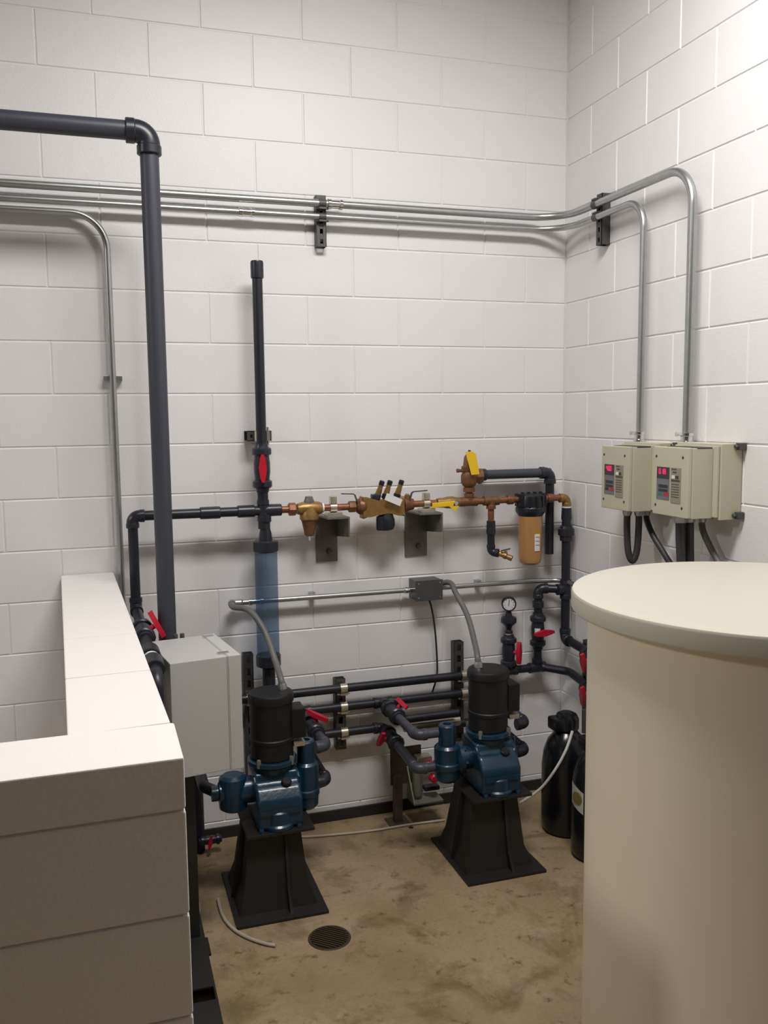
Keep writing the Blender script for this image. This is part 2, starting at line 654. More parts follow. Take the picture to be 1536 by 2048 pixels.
def strut(label, c, L, axis, out, pitch=0.05, wd=0.0413, dp=0.0413, name='strut_channel'):
    """slotted channel, slotted web facing out, flanges to the wall; c is a wall point at its middle"""
    c, axis, out = Vector(c), Vector(axis).normalized(), Vector(out).normalized()
    s = axis.cross(out)
    t = thing(name, label, 'strut', c - axis * (L / 2))
    th = 0.0028
    bm = new()
    for k in (-1, 1):
        obox(bm, c + s * (k * (wd / 2 - th / 2)) + out * (dp / 2), s, th, axis, L, out, dp)
        obox(bm, c + s * (k * (wd / 2 - 0.007)) + out * (dp - th / 2), s, 0.014, axis, L, out, th)
    n = max(2, int(round(L / pitch)))
    for i in range(n + 1):
        p = -L / 2 + L * i / n
        hw = 0.011 if 0 < i < n else 0.006
        pc = min(max(p, -L / 2 + 0.006), L / 2 - 0.006)
        obox(bm, c + axis * pc + out * (dp - th / 2), s, wd - 0.027, axis, hw * 2 if 0 < i < n else 0.012, out, th)
    obox(bm, c + out * (th / 2), s, wd - 2 * th, axis, L, out, th)
    obj('channel', bm, 'strut_steel', t)
    return t


def bolt(bm, c, d, r, h):
    lathe(bm, c, d, [(0, r), (h * .8, r), (h, r * .8)], 6)


# ------------------------------------------------------------------ upper conduits
def conduit(label, path, r, joints=(), group=None, straps=()):
    t = thing('steel_conduit', label, 'conduit', path[0], group)
    tubeo('tube', path, r, 'galvanised', t)
    for c, d in joints:
        d = Vector(d)
        bm = lathe(new(), Vector(c) - d * 0.032, d, [(0, r * 1.1), (0.002, r * 1.35), (0.014, r * 1.35), (0.016, r * 1.15), (0.048, r * 1.15), (0.05, r * 1.35), (0.062, r * 1.35), (0.064, r * 1.1)], 12)
        obj('coupling', bm, 'chrome', t)
    return t


XA = (1, 0, 0)
A_ = fillet([(-4.2, -.058, 2.672), (-.058, -.058, 2.672), (-.058, -.985, 2.672), (-.058, -.985, 1.70)], [.17, .14], 14)
conduit('upper galvanised conduit crossing both walls and dropping to the front drive box', A_, .0155, [((at(670, 409, -.058).x, -.058, 2.672), XA)])
B_ = fillet([(-4.2, -.056, 2.620), (-.056, -.056, 2.620), (-.056, -.690, 2.620), (-.056, -.690, 1.70)], [.17, .11], 14)
conduit('lower galvanised conduit crossing both walls and dropping to the drive box nearest the corner', B_, .0135, [((at(493, 424, -.056).x, -.056, 2.620), XA)])
C_ = fillet([(-4.2, -.045, 2.583), (-2.011, -.045, 2.583), (-2.011, -.045, 0.75)], [.13], 14)
tc = conduit('thin galvanised conduit bending down behind the tall grey pipe to the low wall', C_, .0125)
bm = box(new(), -2.045, -1.975, -.034, -.002, 1.952, 1.972, .002)
obj('strap', bm, 'galvanised', tc)
lowc = [(-1.556, -.045, 1.034), (-.03, -.045, 1.034)]

su = strut('short slotted strut holding the two conduits on the back wall', (-1.161, 0, 2.606), .206, (0, 0, 1), (0, -1, 0), .04)
clamp_band((-1.161, -.058, 2.672), XA, .0155, (0, -1, 0), su, .03, 'strut_steel')
clamp_band((-1.161, -.056, 2.620), XA, .0135, (0, -1, 0), su, .03, 'strut_steel')
sr = strut('short strut holding the two conduits on the right wall near the corner', (0, -.345, 2.612), .208, (0, 0, 1), (-1, 0, 0), .04)
clamp_band((-.058, -.345, 2.672), (0, 1, 0), .0155, (-1, 0, 0), sr, .03, 'strut_steel')
clamp_band((-.056, -.345, 2.620), (0, 1, 0), .0135, (-1, 0, 0), sr, .03, 'strut_steel')

# ------------------------------------------------------------------ tall grey pipe in front
bx, by, br = -1.866, -.43, .0322
t = thing('pvc_pipe', 'tall thick grey plastic pipe rising behind the grey enclosure and turning left', 'pipe', (bx, by, .02))
tubeo('riser', [(bx, by, .02), (bx, by, 2.72)], br, 'pvc_grey', t, 28)
tubeo('arm', [(bx - .06, by, 2.785), (-4.2, by, 2.785)], br, 'pvc_grey', t, 28)
socket_elbow('elbow', (bx, by, 2.785), (-1, 0, 0), (0, 0, -1), br, 'pvc_fitting', t)

# ------------------------------------------------------------------ black riser with valve and clear column
LY = -.12
rx, rr = -1.447, .0205
t = thing('pvc_pipe', 'black vertical pipe with capped top strapped to the back wall', 'pipe', (rx, LY, 1.30))
tubeo('tube', [(rx, LY, 1.66), (rx, LY, 2.385)], rr, 'pvc_black', t)
latho('cap', (rx, LY, 2.352), (0, 0, 1), [(0, rr * 1.15), (.004, rr * 1.26), (.062, rr * 1.26), (.068, rr * 1.15)], 'pvc_fitting', t)
tubeo('lower_tube', [(rx, LY, 1.50), (rx, LY, 1.35)], rr * 1.08, 'pvc_black', t)
ball_valve('ball valve with upright red lever on the capped black riser', (rx, LY, 1.60), (0, 0, 1), V(-.12, -1, 0), rr, .19)
sp = strut('short horizontal strut strapping the capped black riser', (rx, 0, 1.728), .10, (1, 0, 0), (0, -1, 0), .033, dp=.08)
clamp_band((rx, LY + .012, 1.728), (0, 0, 1), rr * 1.1, (0, -1, 0), sp, .04)

t = thing('pvc_pipe', 'black horizontal pipe joining the brass line, its left end dropping behind the low wall', 'pipe', (-1.965, LY, 1.1))
hr = .0195
hx = -1.962
tubeo('tube', [(hx + .03, LY, 1.425), (-1.385, LY, 1.425)], hr, 'pvc_black', t)
socket_elbow('elbow', (hx, LY, 1.425), (1, 0, 0), (0, 0, -1), hr, 'pvc_fitting', t)
coupling('coupling', (at(420, 1022, LY).x, LY, 1.425), (1, 0, 0), hr, .08, 'pvc_fitting', t)
coupling('coupling', (at(492, 1022, LY).x, LY, 1.425), (1, 0, 0), hr, .07, 'pvc_fitting', t)
tee('tee', (rx, LY, 1.425), (0, 0, 1), (1, 0, 0), hr, 'pvc_fitting', t)
coupling('bushing', (at(548, 1020, LY).x, LY, 1.425), (1, 0, 0), hr, .06, 'pvc_fitting', t)
tubeo('drop', [(hx, LY, 1.40), (hx, LY, 1.09)], hr, 'pvc_black', t)
socket_elbow('elbow', (hx, LY, 1.055), (0, 0, 1), (.02, -1, -.05), hr, 'pvc_fitting', t)
# run along the low wall toward the camera
kd = V(.030, -1, -.05).normalized()
k0 = V(hx, LY, 1.055)
t2 = thing('pvc_pipe', 'black pipe running along the low wall beside the grey enclosure', 'pipe', k0)
tubeo('tube', [k0 + kd * .02, k0 + kd * .78], hr, 'pvc_black', t2)
coupling('coupling', k0 + kd * .60, kd, hr, .07, 'pvc_fitting', t2, 1.7)
coupling('collar', k0 + kd * .655, kd, hr, .02, 'white_plastic', t2, 1.35)
coupling('coupling', k0 + kd * .72, kd, hr, .09, 'pvc_fitting', t2, 1.7)
kend = k0 + kd * .84
tubeo('drop', fillet([k0 + kd * .72, kend, V(kend.x - .012, kend.y, .001)], .05), hr * 1.05, 'pvc_black', t2)
ball_valve('ball valve with red lever half hidden by the top of the low wall', k0 + kd * .34, kd, V(1, .05, .55), hr, .17, 1.15)

# clear calibration column
cx_, cr = -1.440, .0465
t = thing('calibration_column', 'clear blue-tinted plastic column with black end caps under the black riser', 'column', (cx_, LY, .66))
obj('tube', lathe(new(), (cx_, LY, .80), (0, 0, 1), [(0, cr), (.48, cr)], 32, False), 'acrylic', t)
latho('top_cap', (cx_, LY, 1.255), (0, 0, 1), [(0, cr * 1.02), (.004, cr * 1.1), (.042, cr * 1.1), (.047, cr * .98)], 'pvc_fitting', t, 32)
latho('bottom_cap', (cx_, LY, .765), (0, 0, 1), [(0, cr * .6), (.012, cr * 1.1), (.055, cr * 1.1), (.058, cr)], 'pvc_fitting', t, 32)
latho('reducer', (cx_, LY, 1.30), (0, 0, 1), [(0, rr * 1.35), (.03, rr * 1.25), (.05, rr * .98), (.075, rr * 1.0), (.08, rr * 1.25), (.11, rr * 1.25)], 'pvc_fitting', t)
latho('outlet', (cx_, LY, .62), (0, 0, 1), [(0, rr * 1.0), (.05, rr * 1.0), (.06, rr * 1.3), (.11, rr * 1.3), (.15, rr * 1.3)], 'pvc_fitting', t)

# ------------------------------------------------------------------ brass line
BZ = 1.425


def bX(u):
    return at(u, 1010, LY).x


def nip(parent, u0, u1, r=.0145, material='copper', name='nipple'):
    return tubeo(name, [(bX(u0), LY, BZ), (bX(u1), LY, BZ)], r, material, parent)


def hexn(parent, u, w_=.028, r=.026, material='brass', seg=8, name='union_nut'):
    return latho(name, (bX(u) - w_ / 2, LY, BZ), XA, [(0, r * .9), (w_ * .12, r), (w_ * .88, r), (w_, r * .9)], material, parent, seg)


# pressure regulator
t = thing('pressure_regulator', 'brass pressure regulator with bronze bell hanging below the pipe', 'regulator', (bX(617), LY, 1.29))
nip(t, 553, 590)
hexn(t, 584, .03, .027, 'copper')
gx = bX(618)
bm = new()
lathe(bm, (bX(594), LY, BZ), XA, [(0, .022), (.02, .028), (.055, .031), (.09, .028), (.105, .022)], 20)
lathe(bm, (gx, LY, BZ + .005), (0, 0, -1), [(0, .032), (.02, .036), (.036, .040), (.048, .040), (.052, .036)], 20)
obj('body', bm, 'brass', t)
latho('bell', (gx, LY, 1.378), (0, 0, -1), [(0, .035), (.008, .032), (.04, .025), (.062, .021), (.068, .012)], 'bronze', t)
latho('adjusting_screw', (gx, LY, 1.312), (0, 0, -1), [(0, .007), (.02, .007)], 'chrome', t, 8)
latho('top_plug', (bX(618), LY, BZ + .02), (0, 0, 1), [(0, .022), (.012, .022), (.02, .018), (.03, .016)], 'bracket_steel', t, 8)
latho('seal_tape', (bX(643), LY, BZ), XA, [(0, .020), (.008, .020)], 'white_plastic', t)

# nipples and clamp 1 sit on the bracket


def bracket(label, u0, u1, uc, d_arm=.17):
    X0 = at(u0, 1080, 0).x
    X1 = at(u1, 1080, 0).x
    t = thing('wall_bracket', label, 'bracket', (X0, 0, 1.18))
    zt = 1.388
    boxo('wall_plate', X0, X1, -.007, -.0005, 1.178, zt, 'bracket_steel', t, .001)
    bm = prism(new(), [(X0, -.007, zt), (X1, -.007, zt), (X1 + .012, -d_arm, zt), (X0 + .012, -d_arm, zt)], (0, 0, -.007))
    obj('arm', bm, 'bracket_steel', t)
    bm = prism(new(), [(X1 - .006, -.007, zt - .007), (X1 + .006, -d_arm, zt - .007), (X1 + .006, -d_arm, zt - .085), (X1 - .006, -.007, zt - .10)], (.006, 0, 0))
    obj('side_flange', bm, 'bracket_steel', t)
    bm = new()
    bolt(bm, ((X0 + X1) / 2 + .01, -.007, 1.225), (0, -1, 0), .012, .012)
    obj('bolt', bm, 'strut_steel', t)
    # saddle clamp holding the pipe
    X = bX(uc)
    bm = new()
    lathe(bm, (X - .014, LY, BZ), XA, [(0, .0155), (0, .020), (.028, .020), (.028, .0155)], 20, False)
    box(bm, X - .014, X + .014, LY - .016, LY + .016, BZ + .016, BZ + .048, .003)
    box(bm, X - .03, X + .035, LY - .026, LY + .026, zt, zt + .017, .002)
    obj('pipe_clamp', bm, 'clamp_steel', t, label='bright steel pipe clamp')
    return t


bracket('steel wall bracket under the brass line next to the pressure regulator', 631, 674, 666)
bracket('steel wall bracket under the brass line right of the black relief vent', 809, 853, 852)


def lever(parent, u, du, material, up=.05):
    X = bX(u)
    sgn = 1 if du > 0 else -1
    L = abs(bX(u + du) - X)
    bm = new()
    path = fillet([(X, LY - .02, BZ + .02), (X + sgn * .012, LY - .02, BZ + up), (X + sgn * L, LY - .03, BZ + up + .004)], .012, 5)
    for p, q in zip(path, path[1:]):
        d = q - p
        obox(bm, (p + q) / 2, d, d.length + .002, (0, 1, 0), .014, d.cross(V(0, 1, 0)), .004)
    return obj('lever', bm, material, parent)


t = thing('backflow_preventer', 'brass backflow preventer with three black-capped test cocks and a white tag', 'backflow preventer', (bX(765), LY, 1.32))
nip(t, 646, 712)
hexn(t, 704, .03, .024, 'bronze')
bm = new()
lathe(bm, (bX(712), LY, BZ), XA, [(0, .024), (.012, .034), (.03, .036), (.042, .030), (.05, .024)], 18)
obj('inlet_valve', bm, 'bronze', t)
lever(t, 712, -32, 'strut_steel', .055)
# cast body: a waisted block
x0, x1 = bX(722), bX(806)
prof = [(x0, .048, -.05), (x0 + .03, .034, -.036), (x0 + .07, .028, -.028), (x1 - .07, .028, -.028), (x1 - .03, .034, -.034), (x1, .042, -.046)]
bm = prism(new(), [(x, LY - .03, BZ - .004 + a) for x, a, b in prof] + [(x, LY - .03, BZ - .004 + b) for x, a, b in prof[::-1]], (0, .06, 0))
bmesh.ops.bevel(bm, geom=list(bm.edges), offset=.006, segments=2, profile=.5, affect='EDGES')
obj('body', bm, 'brass', t)
for q, (u, v0) in enumerate(((752, 999), (768, 998), (791, 1000))):
    X = bX(u)
    bm = new()
    d = V(.32, -.1, 1).normalized()
    b0 = V(X, LY - .005, BZ + .025)
    lathe(bm, b0, d, [(0, .010), (.02, .010), (.02, .013), (.045, .012), (.05, .0105), (.066, .0105)], 10)
    tcck = obj('test_cock', bm, 'brass', t)
    latho('cap', b0 + d * .066, d, [(0, .0115), (.016, .0115), (.02, .008)], 'pvc_black', tcck, 10)
    latho('grip', b0 + d * .004, d, [(0, .016), (.02, .016)], 'pvc_black', tcck, 8)
bm = box(new(), bX(742), bX(757), LY - .028, LY + .01, BZ + .025, BZ + .05, .005)
obj('spring_cover', bm, 'pvc_black', t)
bm = new()
lathe(bm, (bX(771), LY, BZ - .03), (0, 0, -1), [(0, .030), (.02, .034), (.028, .038), (.055, .040), (.072, .034), (.078, .02)], 14)
obj('relief_vent', bm, 'pvc_black', t)
latho('vent_port', (bX(758), LY - .015, BZ - .045), (0, 0, -1), [(0, .016), (.012, .018), (.055, .018), (.06, .014)], 'pvc_black', t, 12)
bm = obox(new(), V(bX(779), LY - .055, BZ + .028), V(.8, 0, -.35), .075, V(.35, .0, .8), .03, V(0, 1, 0), .0015)
obj('tag', bm, 'paper_white', t, label='blank white paper tag')
bm = lathe(new(), (bX(806), LY, BZ), XA, [(0, .036), (.012, .034), (.03, .027), (.045, .024)], 18)
obj('outlet_valve', bm, 'bronze', t)
latho('valve_stem', (bX(812), LY - .012, BZ + .02), (0, -.2, 1), [(0, .012), (.018, .012), (.026, .008)], 'brass', t, 10)
lever(t, 816, 33, 'strut_steel', .055)
nip(t, 812, 872)

t = thing('ball_valve', 'brass ball valve with yellow lever and yellow tag', 'valve', (bX(900), LY, 1.40))
bm = lathe(new(), (bX(874), LY, BZ), XA, [(0, .020), (.012, .022), (.03, .022), (.045, .026), (.07, .027), (.09, .022), (.105, .020)], 16)
obj('body', bm, 'brass', t)
bm = obox(new(), V(bX(880), LY - .035, BZ - .004), V(1, 0, .06), .10, V(0, 0, 1), .022, V(0, 1, 0), .008, .003)
obj('lever', bm, 'yellow', t, label='yellow lever')
latho('stem_nut', (bX(906), LY - .02, BZ), (0, -1, 0), [(0, .012), (.018, .012), (.022, .009)], 'chrome', t, 6)
bm = prism(new(), [(bX(891), LY - .042, BZ - .012), (bX(911), LY - .042, BZ - .012), (bX(903), LY - .042, BZ - .035)], (0, .0015, 0))
obj('tag', bm, 'yellow', t, label='small yellow tag')

t = thing('brass_pipe', 'brass pipe with tees between the yellow valve and the filter housing', 'pipe', (bX(980), LY, 1.38))
nip(t, 912, 1036)
hexn(t, 922, .022, .021, 'bronze', 16, 'collar')
tee('tee', (bX(938), LY, BZ), XA, (0, 0, 1), .0165, 'bronze', t)
tee('tee', (bX(982), LY, BZ), XA, (0, 0, -1), .0165, 'bronze', t)
hexn(t, 1020, .03, .021, 'bronze', 16, 'collar')
tubeo('branch', [(bX(982), LY, BZ - .03), (bX(982), LY, 1.315)], .014, 'copper', t)

# relief valve on top
qx = bX(938)
t = thing('relief_valve', 'bronze pressure relief valve with yellow tag above the brass line', 'valve', (qx, LY, 1.45))
bm = lathe(new(), (qx, LY, 1.455), (0, 0, 1), [(0, .016), (.012, .016), (.014, .026), (.03, .026), (.034, .020), (.04, .028), (.055, .036), (.085, .036), (.10, .030), (.115, .034), (.125, .034), (.13, .026), (.165, .022), (.178, .014)], 20)
obj('body', bm, 'bronze', t)
latho('test_lever', (qx - .02, LY - .01, 1.562), (-1, -.2, .05), [(0, .007), (.035, .007), (.037, .009), (.045, .009)], 'bronze', t, 10)
latho('stem', (qx, LY, 1.63), (.1, 0, 1), [(0, .006), (.022, .006)], 'strut_steel', t, 8)
latho('outlet', (qx, LY, 1.535), XA, [(0, .030), (.04, .030), (.044, .034), (.058, .034)], 'bronze', t, 8)
p = [at(931, 904, LY - .05), at(945, 903, LY - .05), at(952, 908, LY - .05), at(959, 948, LY - .05), at(943, 950, LY - .05)]
bm = prism(new(), p, (0, .0015, 0))
obj('tag', bm, 'yellow', t, label='yellow paper tag')

t = thing('pvc_pipe', 'black discharge pipe turning down from the relief valve', 'pipe', (bX(1111), LY, 1.16))
dz = 1.537
dx = bX(1111)
tubeo('tube', [(qx + .05, LY, dz), (dx, LY, dz)], .0215, 'pvc_grey', t)
coupling('coupling', (bX(971), LY, dz), XA, .0215, .05, 'pvc_fitting', t)
socket_elbow('elbow', (dx, LY, dz), (-1, 0, 0), (0, 0, -1), .0215, 'pvc_fitting', t)
tubeo('drop', [(dx, LY - .0, dz - .02), (dx, LY, 1.160)], .0200, 'pvc_black', t)
for c in t.children:
    c.location.y += .055                     # it stands behind the brass line
bm = lathe(new(), (qx + .06, LY + .055, dz), (0, -1, 0), [(0, .001), (.001, .001)], 6)
bm.free()

# drop with hose tap
tx = bX(982)
t = thing('hose_tap', 'black drop pipe ending in a small brass hose tap', 'tap', (tx, LY, 1.15))
latho('adapter', (tx, LY, 1.335), (0, 0, -1), [(0, .019), (.055, .021), (.06, .019)], 'pvc_fitting', t)
tubeo('tube', [(tx, LY, 1.29), (tx, LY, 1.21)], .0165, 'pvc_black', t)
socket_elbow('elbow', (tx, LY, 1.192), (0, 0, 1), (.75, -.65, 0), .0150, 'pvc_fitting', t)
d = V(.75, -.65, -.35).normalized()
b0 = V(tx + .03, LY - .026, 1.190)
bm = lathe(new(), b0, d, [(0, .012), (.02, .012), (.022, .015), (.034, .015), (.036, .011), (.05, .013), (.06, .013)], 12)
lathe(bm, b0 + d * .03, V(0, 0, 1), [(0, .008), (.022, .007)], 10)
obj('spout', bm, 'brass', t)
bm = obox(new(), b0 + d * .03 + V(0, 0, .028), V(1, .2, .1), .05, V(0, 1, 0), .008, V(0, 0, 1), .006, .002)
obj('handle', bm, 'strut_steel', t)

# filter housing
fx = bX(1061)
t = thing('water_filter', 'amber water filter housing with black head on the brass line', 'filter', (fx, LY, 1.125))
bm = new()
lathe(bm, (fx, LY, 1.392), (0, 0, 1), [(0, .066), (.01, .068), (.04, .064), (.052, .060), (.056, .05)], 12)
box(bm, fx - .066, fx + .066, LY - .03, LY + .03, 1.40, 1.452, .006)
for k in range(12):
    a = 2 * PI * k / 12
    obox(bm, V(fx + .064 * math.cos(a), LY + .064 * math.sin(a), 1.418), V(math.cos(a), math.sin(a), 0), .012, V(-math.sin(a), math.cos(a), 0), .012, V(0, 0, 1), .05, .002)
obj('head', bm, 'filter_black', t)
for k in range(4):
    X = fx - .045 + .03 * k
    latho('head_bolt', (X, LY - .01, 1.448), (0, 0, 1), [(0, .008), (.010, .008)], 'filter_black', t, 8)
latho('ring', (fx, LY, 1.392), (0, 0, -1), [(0, .064), (.006, .068), (.022, .068), (.036, .058), (.042, .056)], 'filter_black', t, 32)
latho('bowl', (fx, LY, 1.352), (0, 0, -1), [(0, .0555), (.10, .0545), (.195, .0520), (.214, .047), (.223, .036), (.226, .01)], 'amber', t, 40)
# label wrapped on the bowl
bm = new()
rows_ = []
for (z, ) in ((1.285,), (1.272,), (1.195,)):
    rows_.append([bm.verts.new((fx + .0563 * math.sin(a), LY - .0563 * math.cos(a), z)) for a in [(-.12 + .5 * k / 6) for k in range(7)]])
for a, b in zip(rows_[1:], rows_[2:]):
    for k in range(6):
        bm.faces.new((a[k], a[k + 1], b[k + 1], b[k]))
bm2 = new()
ra = [bm2.verts.new(v.co) for v in rows_[0]]
rb = [bm2.verts.new(v.co) for v in rows_[1]]
for k in range(6):
    bm2.faces.new((ra[k], ra[k + 1], rb[k + 1], rb[k]))
bmesh.ops.delete(bm, geom=rows_[0], context='VERTS')
bmesh.ops.solidify(bm, geom=list(bm.faces), thickness=-.0006)
bmesh.ops.solidify(bm2, geom=list(bm2.faces), thickness=-.0006)
lb = obj('sticker', bm, 'paper_white', t, label='white sticker')
obj('sticker_band', bm2, 'yellow', lb)
for k in range(3):
    boxo('print_line', fx - .004, fx + .020, LY - .0576, LY - .0570, 1.258 - k * .018, 1.260 - k * .018, 'plate_tan', lb)

# brass elbow and the black vertical pipe in the corner
vx, vy, vr_ = -.050, LY, .0200
t = thing('pvc_pipe', 'black vertical pipe in the corner below the brass elbow', 'pipe', (vx, vy, .72))
tubeo('nipple', [(fx + .06, LY, BZ), (vx - .02, LY, BZ)], .0145, 'copper', t)
latho('collar', (bX(1094), LY, BZ), XA, [(0, .019), (.004, .021), (.024, .021), (.028, .019)], 'bronze', t)
socket_elbow('brass_elbow', (vx, LY, BZ - .002), (-1, 0, 0), (0, 0, -1), .0160, 'brass', t)
latho('seal_tape', (vx, vy, 1.384), (0, 0, -1), [(0, .0215), (.006, .0215)], 'white_plastic', t)
latho('adapter', (vx, vy, 1.378), (0, 0, -1), [(0, .022), (.05, .024), (.06, .021), (.09, .0215)], 'pvc_fitting', t)
latho('union', (vx, vy, 1.295), (0, 0, -1), [(0, .027), (.012, .030), (.014, .037), (.044, .037), (.046, .030), (.07, .028)], 'pvc_fitting', t, 12)
tubeo('tube', [(vx, vy, 1.24), (vx, vy, .80)], vr_, 'pvc_black', t)
tee('tee', (vx, vy, 1.000), (0, 0, 1), (-1, 0, 0), vr_, 'pvc_fitting', t)
socket_elbow('elbow', (vx, vy, .765), (0, 0, 1), (-.12, -1, 0), vr_, 'pvc_fitting', t)
tubeo('tail', [(vx, vy - .03, .765), (vx - .02, -.36, .765)], vr_, 'pvc_black', t)

# ------------------------------------------------------------------ lower conduit, junction box and flexes
t = conduit('thin horizontal galvanised conduit low on the back wall either side of the junction box', fillet([(-1.552, -.045, 1.034), (-.22, -.045, 1.034), (-.05, -.075, 1.034), (-.035, -.5, 1.034)], .06), .0112,
            [((at(822, 1181, -.045).x, -.045, 1.034), XA), ((at(512, 1205, -.045).x, -.045, 1.034), XA)])
for u in (627, 960):
    X = at(u, 1185, -.045).x
    boxo('strap', X - .012, X + .012, -.034, 0, 1.024, 1.052, 'galvanised', t, .002)
latho('end_elbow', (-1.575, -.045, 1.034), (1, -.15, 0), [(0, .012), (.004, .016), (.04, .016), (.046, .012)], 'galvanised', t)
jx0, jx1 = -.776, -.652
t = thing('junction_box', 'dark grey junction box on the thin low conduit', 'junction box', ((jx0 + jx1) / 2, 0, .99))
boxo('body', jx0, jx1, -.092, -.001, .992, 1.080, 'junction_box', t, .003)
boxo('cover', jx0 - .002, jx1 + .002, -.096, -.092, .990, 1.082, 'junction_box', t, .001)
bm = new()
for X in (jx0 + .012, jx1 - .012):
    for z in (1.004, 1.068):
        bolt(bm, (X, -.096, z), (0, -1, 0), .004, .003)
obj('cover_screw', bm, 'chrome', t)


def flex(label, pts, r, material, name='flexible_conduit', end=None):
    pts = smooth_path(pts, 8)
    t = thing(name, label, 'conduit', pts[0])
    tubeo('sleeve', pts, r, material, t, 14)
    for p, d in ((pts[0], pts[0] - pts[1]), (pts[-1], pts[-1] - pts[-2])):
        d = d.normalized()
        latho('connector', p - d * .024, d, [(0, r * 1.25), (.01, r * 1.45), (.024, r * 1.45), (.028, r * 1.1)], 'galvanised', t, 10)
    return t


flex('grey flexible conduit curving down past the clear column to the left pump motor', [(-1.575, -.05, 1.034), (-1.585, -.16, 1.042), at(500, 1222, -.25), at(530, 1265, -.33), at(550, 1320, -.40), (-1.462, -.49, .825), (-1.458, -.50, .788)], .0122, 'flex_grey')
flex('grey flexible conduit curving from the junction box to the right pump motor', [(jx1, -.05, 1.055), (jx1 + .04, -.09, 1.062), at(912, 1187, -.15), at(935, 1232, -.25), at(950, 1288, -.38), (-.652, -.475, .835), (-.652, -.49, .788)], .0122, 'flex_grey')
tubeo('cable', smooth_path([at(855, 1192, -.06), at(863, 1215, -.055), at(870, 1260, -.045), at(874, 1320, -.04), at(873, 1355, -.04), at(862, 1392, -.05)], 8), .0042, 'cable_black', None, 10,
      label='thin black cable hanging from the junction box', cat='cable')

# ------------------------------------------------------------------ lower pipes on the back wall
PY = -.065
z1, z2, z3 = .625, .542, .427
pr_ = .0190
s1 = strut('slotted strut behind the left pump beside the grey enclosure', (-1.512, 0, .50), .62, (0, 0, 1), (0, -1, 0), .05, wd=.042)
s2 = strut('slotted strut with three bright clamps between the two pumps', (-1.112, 0, .50), .32, (0, 0, 1), (0, -1, 0), .05, wd=.046)
s3 = strut('slotted strut behind the right pump below the junction box', (-.55, 0, .54), .47, (0, 0, 1), (0, -1, 0), .05, wd=.046)
t = thing('pvc_pipe', 'topmost black pipe along the back wall behind both pumps', 'pipe', (-1.56, PY, z1))
ex = -.14
tubeo('tube', fillet([(-1.60, PY, z1), (ex, PY, z1), (ex + .09, PY - .10, z1 - .005), (ex + .07, -.42, z1 - .02)], [.05, .06]), pr_, 'pvc_black', t)
tee('tee', (-.312, PY, z1), XA, (0, 0, 1), pr_, 'pvc_fitting', t)
tee('tee', (-.165, PY, z1), XA, (0, 0, 1), pr_, 'pvc_fitting', t)
for s, X in ((s1, -1.512), (s2, -1.105), (s3, -.535)):
    clamp_band((X, PY, z1), XA, pr_, (0, -1, 0), s, .03)
t = thing('pvc_pipe', 'middle black pipe along the back wall with branches to the pumps', 'pipe', (-1.4, PY, z2))
tubeo('tube', [(-1.45, PY, z2), (-.40, PY, z2)], pr_, 'pvc_black', t)
UX, LX = -.925, -.925
tee('tee', (UX, PY, z2), XA, (0, -1, 0), pr_, 'pvc_fitting', t)
socket_elbow('elbow', (UX, -.50, z2), (0, 1, 0), (1, 0, 0), pr_ * .95, 'pvc_grey', t)
tubeo('branch', [(UX, PY - .03, z2), (UX, -.48, z2)], pr_, 'pvc_grey', t)
tubeo('stub', [(UX + .03, -.50, z2), (-.835, -.50, z2)], pr_, 'pvc_grey', t)
RX1 = -1.275
tee('tee', (RX1 - .02, PY, z2), XA, (0, -1, 0), pr_, 'pvc_fitting', t)
tubeo('branch', [(RX1 - .02, PY - .03, z2), (RX1, -.40, .520)], pr_, 'pvc_grey', t)
socket_elbow('elbow', (RX1, -.425, .518), (0, 1, 0), (-1, -.1, 0), pr_, 'pvc_grey', t)
socket_elbow('elbow', (-.40, PY, z2), (-1, 0, 0), (0, -1, 0), pr_, 'pvc_fitting', t)
tubeo('branch', [(-.40, PY - .03, z2), (-.40, -.39, .503)], pr_, 'pvc_grey', t)
socket_elbow('elbow', (-.40, -.415, .50), (0, 1, .1), (-1, 0, 0), pr_, 'pvc_fitting', t)
for s, X in ((s2, -1.105), (s3, -.535)):
    clamp_band((X, PY, z2), XA, pr_, (0, -1, 0), s, .03)
t = thing('pvc_pipe', 'lowest black pipe along the back wall with branches to the pumps', 'pipe', (-1.25, PY, z3))
tubeo('tube', [(-1.30, PY, z3), (UX, PY, z3)], pr_, 'pvc_black', t)
socket_elbow('elbow', (UX, PY, z3), (-1, 0, 0), (0, -1, -.05), pr_, 'pvc_fitting', t)
tubeo('branch', [(UX, PY - .03, z3), (UX, -.48, .405)], pr_, 'pvc_grey', t)
socket_elbow('elbow', (UX, -.50, .403), (0, 1, .05), (1, 0, 0), pr_ * .95, 'pvc_grey', t)
tubeo('stub', [(UX + .03, -.50, .403), (-.845, -.50, .403)], pr_, 'pvc_grey', t)
socket_elbow('elbow', (-1.30, PY, z3), (1, 0, 0), (0, -1, -.1), pr_, 'pvc_fitting', t)
tubeo('branch', [(-1.30, PY - .03, z3), (RX1, -.40, .375)], pr_, 'pvc_black', t)
socket_elbow('elbow', (RX1, -.42, .373), (0, 1, .1), (-1, -.1, 0), pr_, 'pvc_fitting', t)
clamp_band((-1.105, PY, z3), XA, pr_, (0, -1, 0), s2, .03)
t = thing('pvc_pipe', 'short black pipe behind the right pump ending in two rounded elbows', 'pipe', (-.62, -.2, z3))
tubeo('tube', fillet([(-.62, PY, .40), (-.40, PY, .40), (-.40, -.39, .385)], .05), pr_, 'pvc_black', t)
socket_elbow('elbow', (-.40, -.415, .380), (0, 1, .1), (-1, 0, 0), pr_, 'pvc_fitting', t)
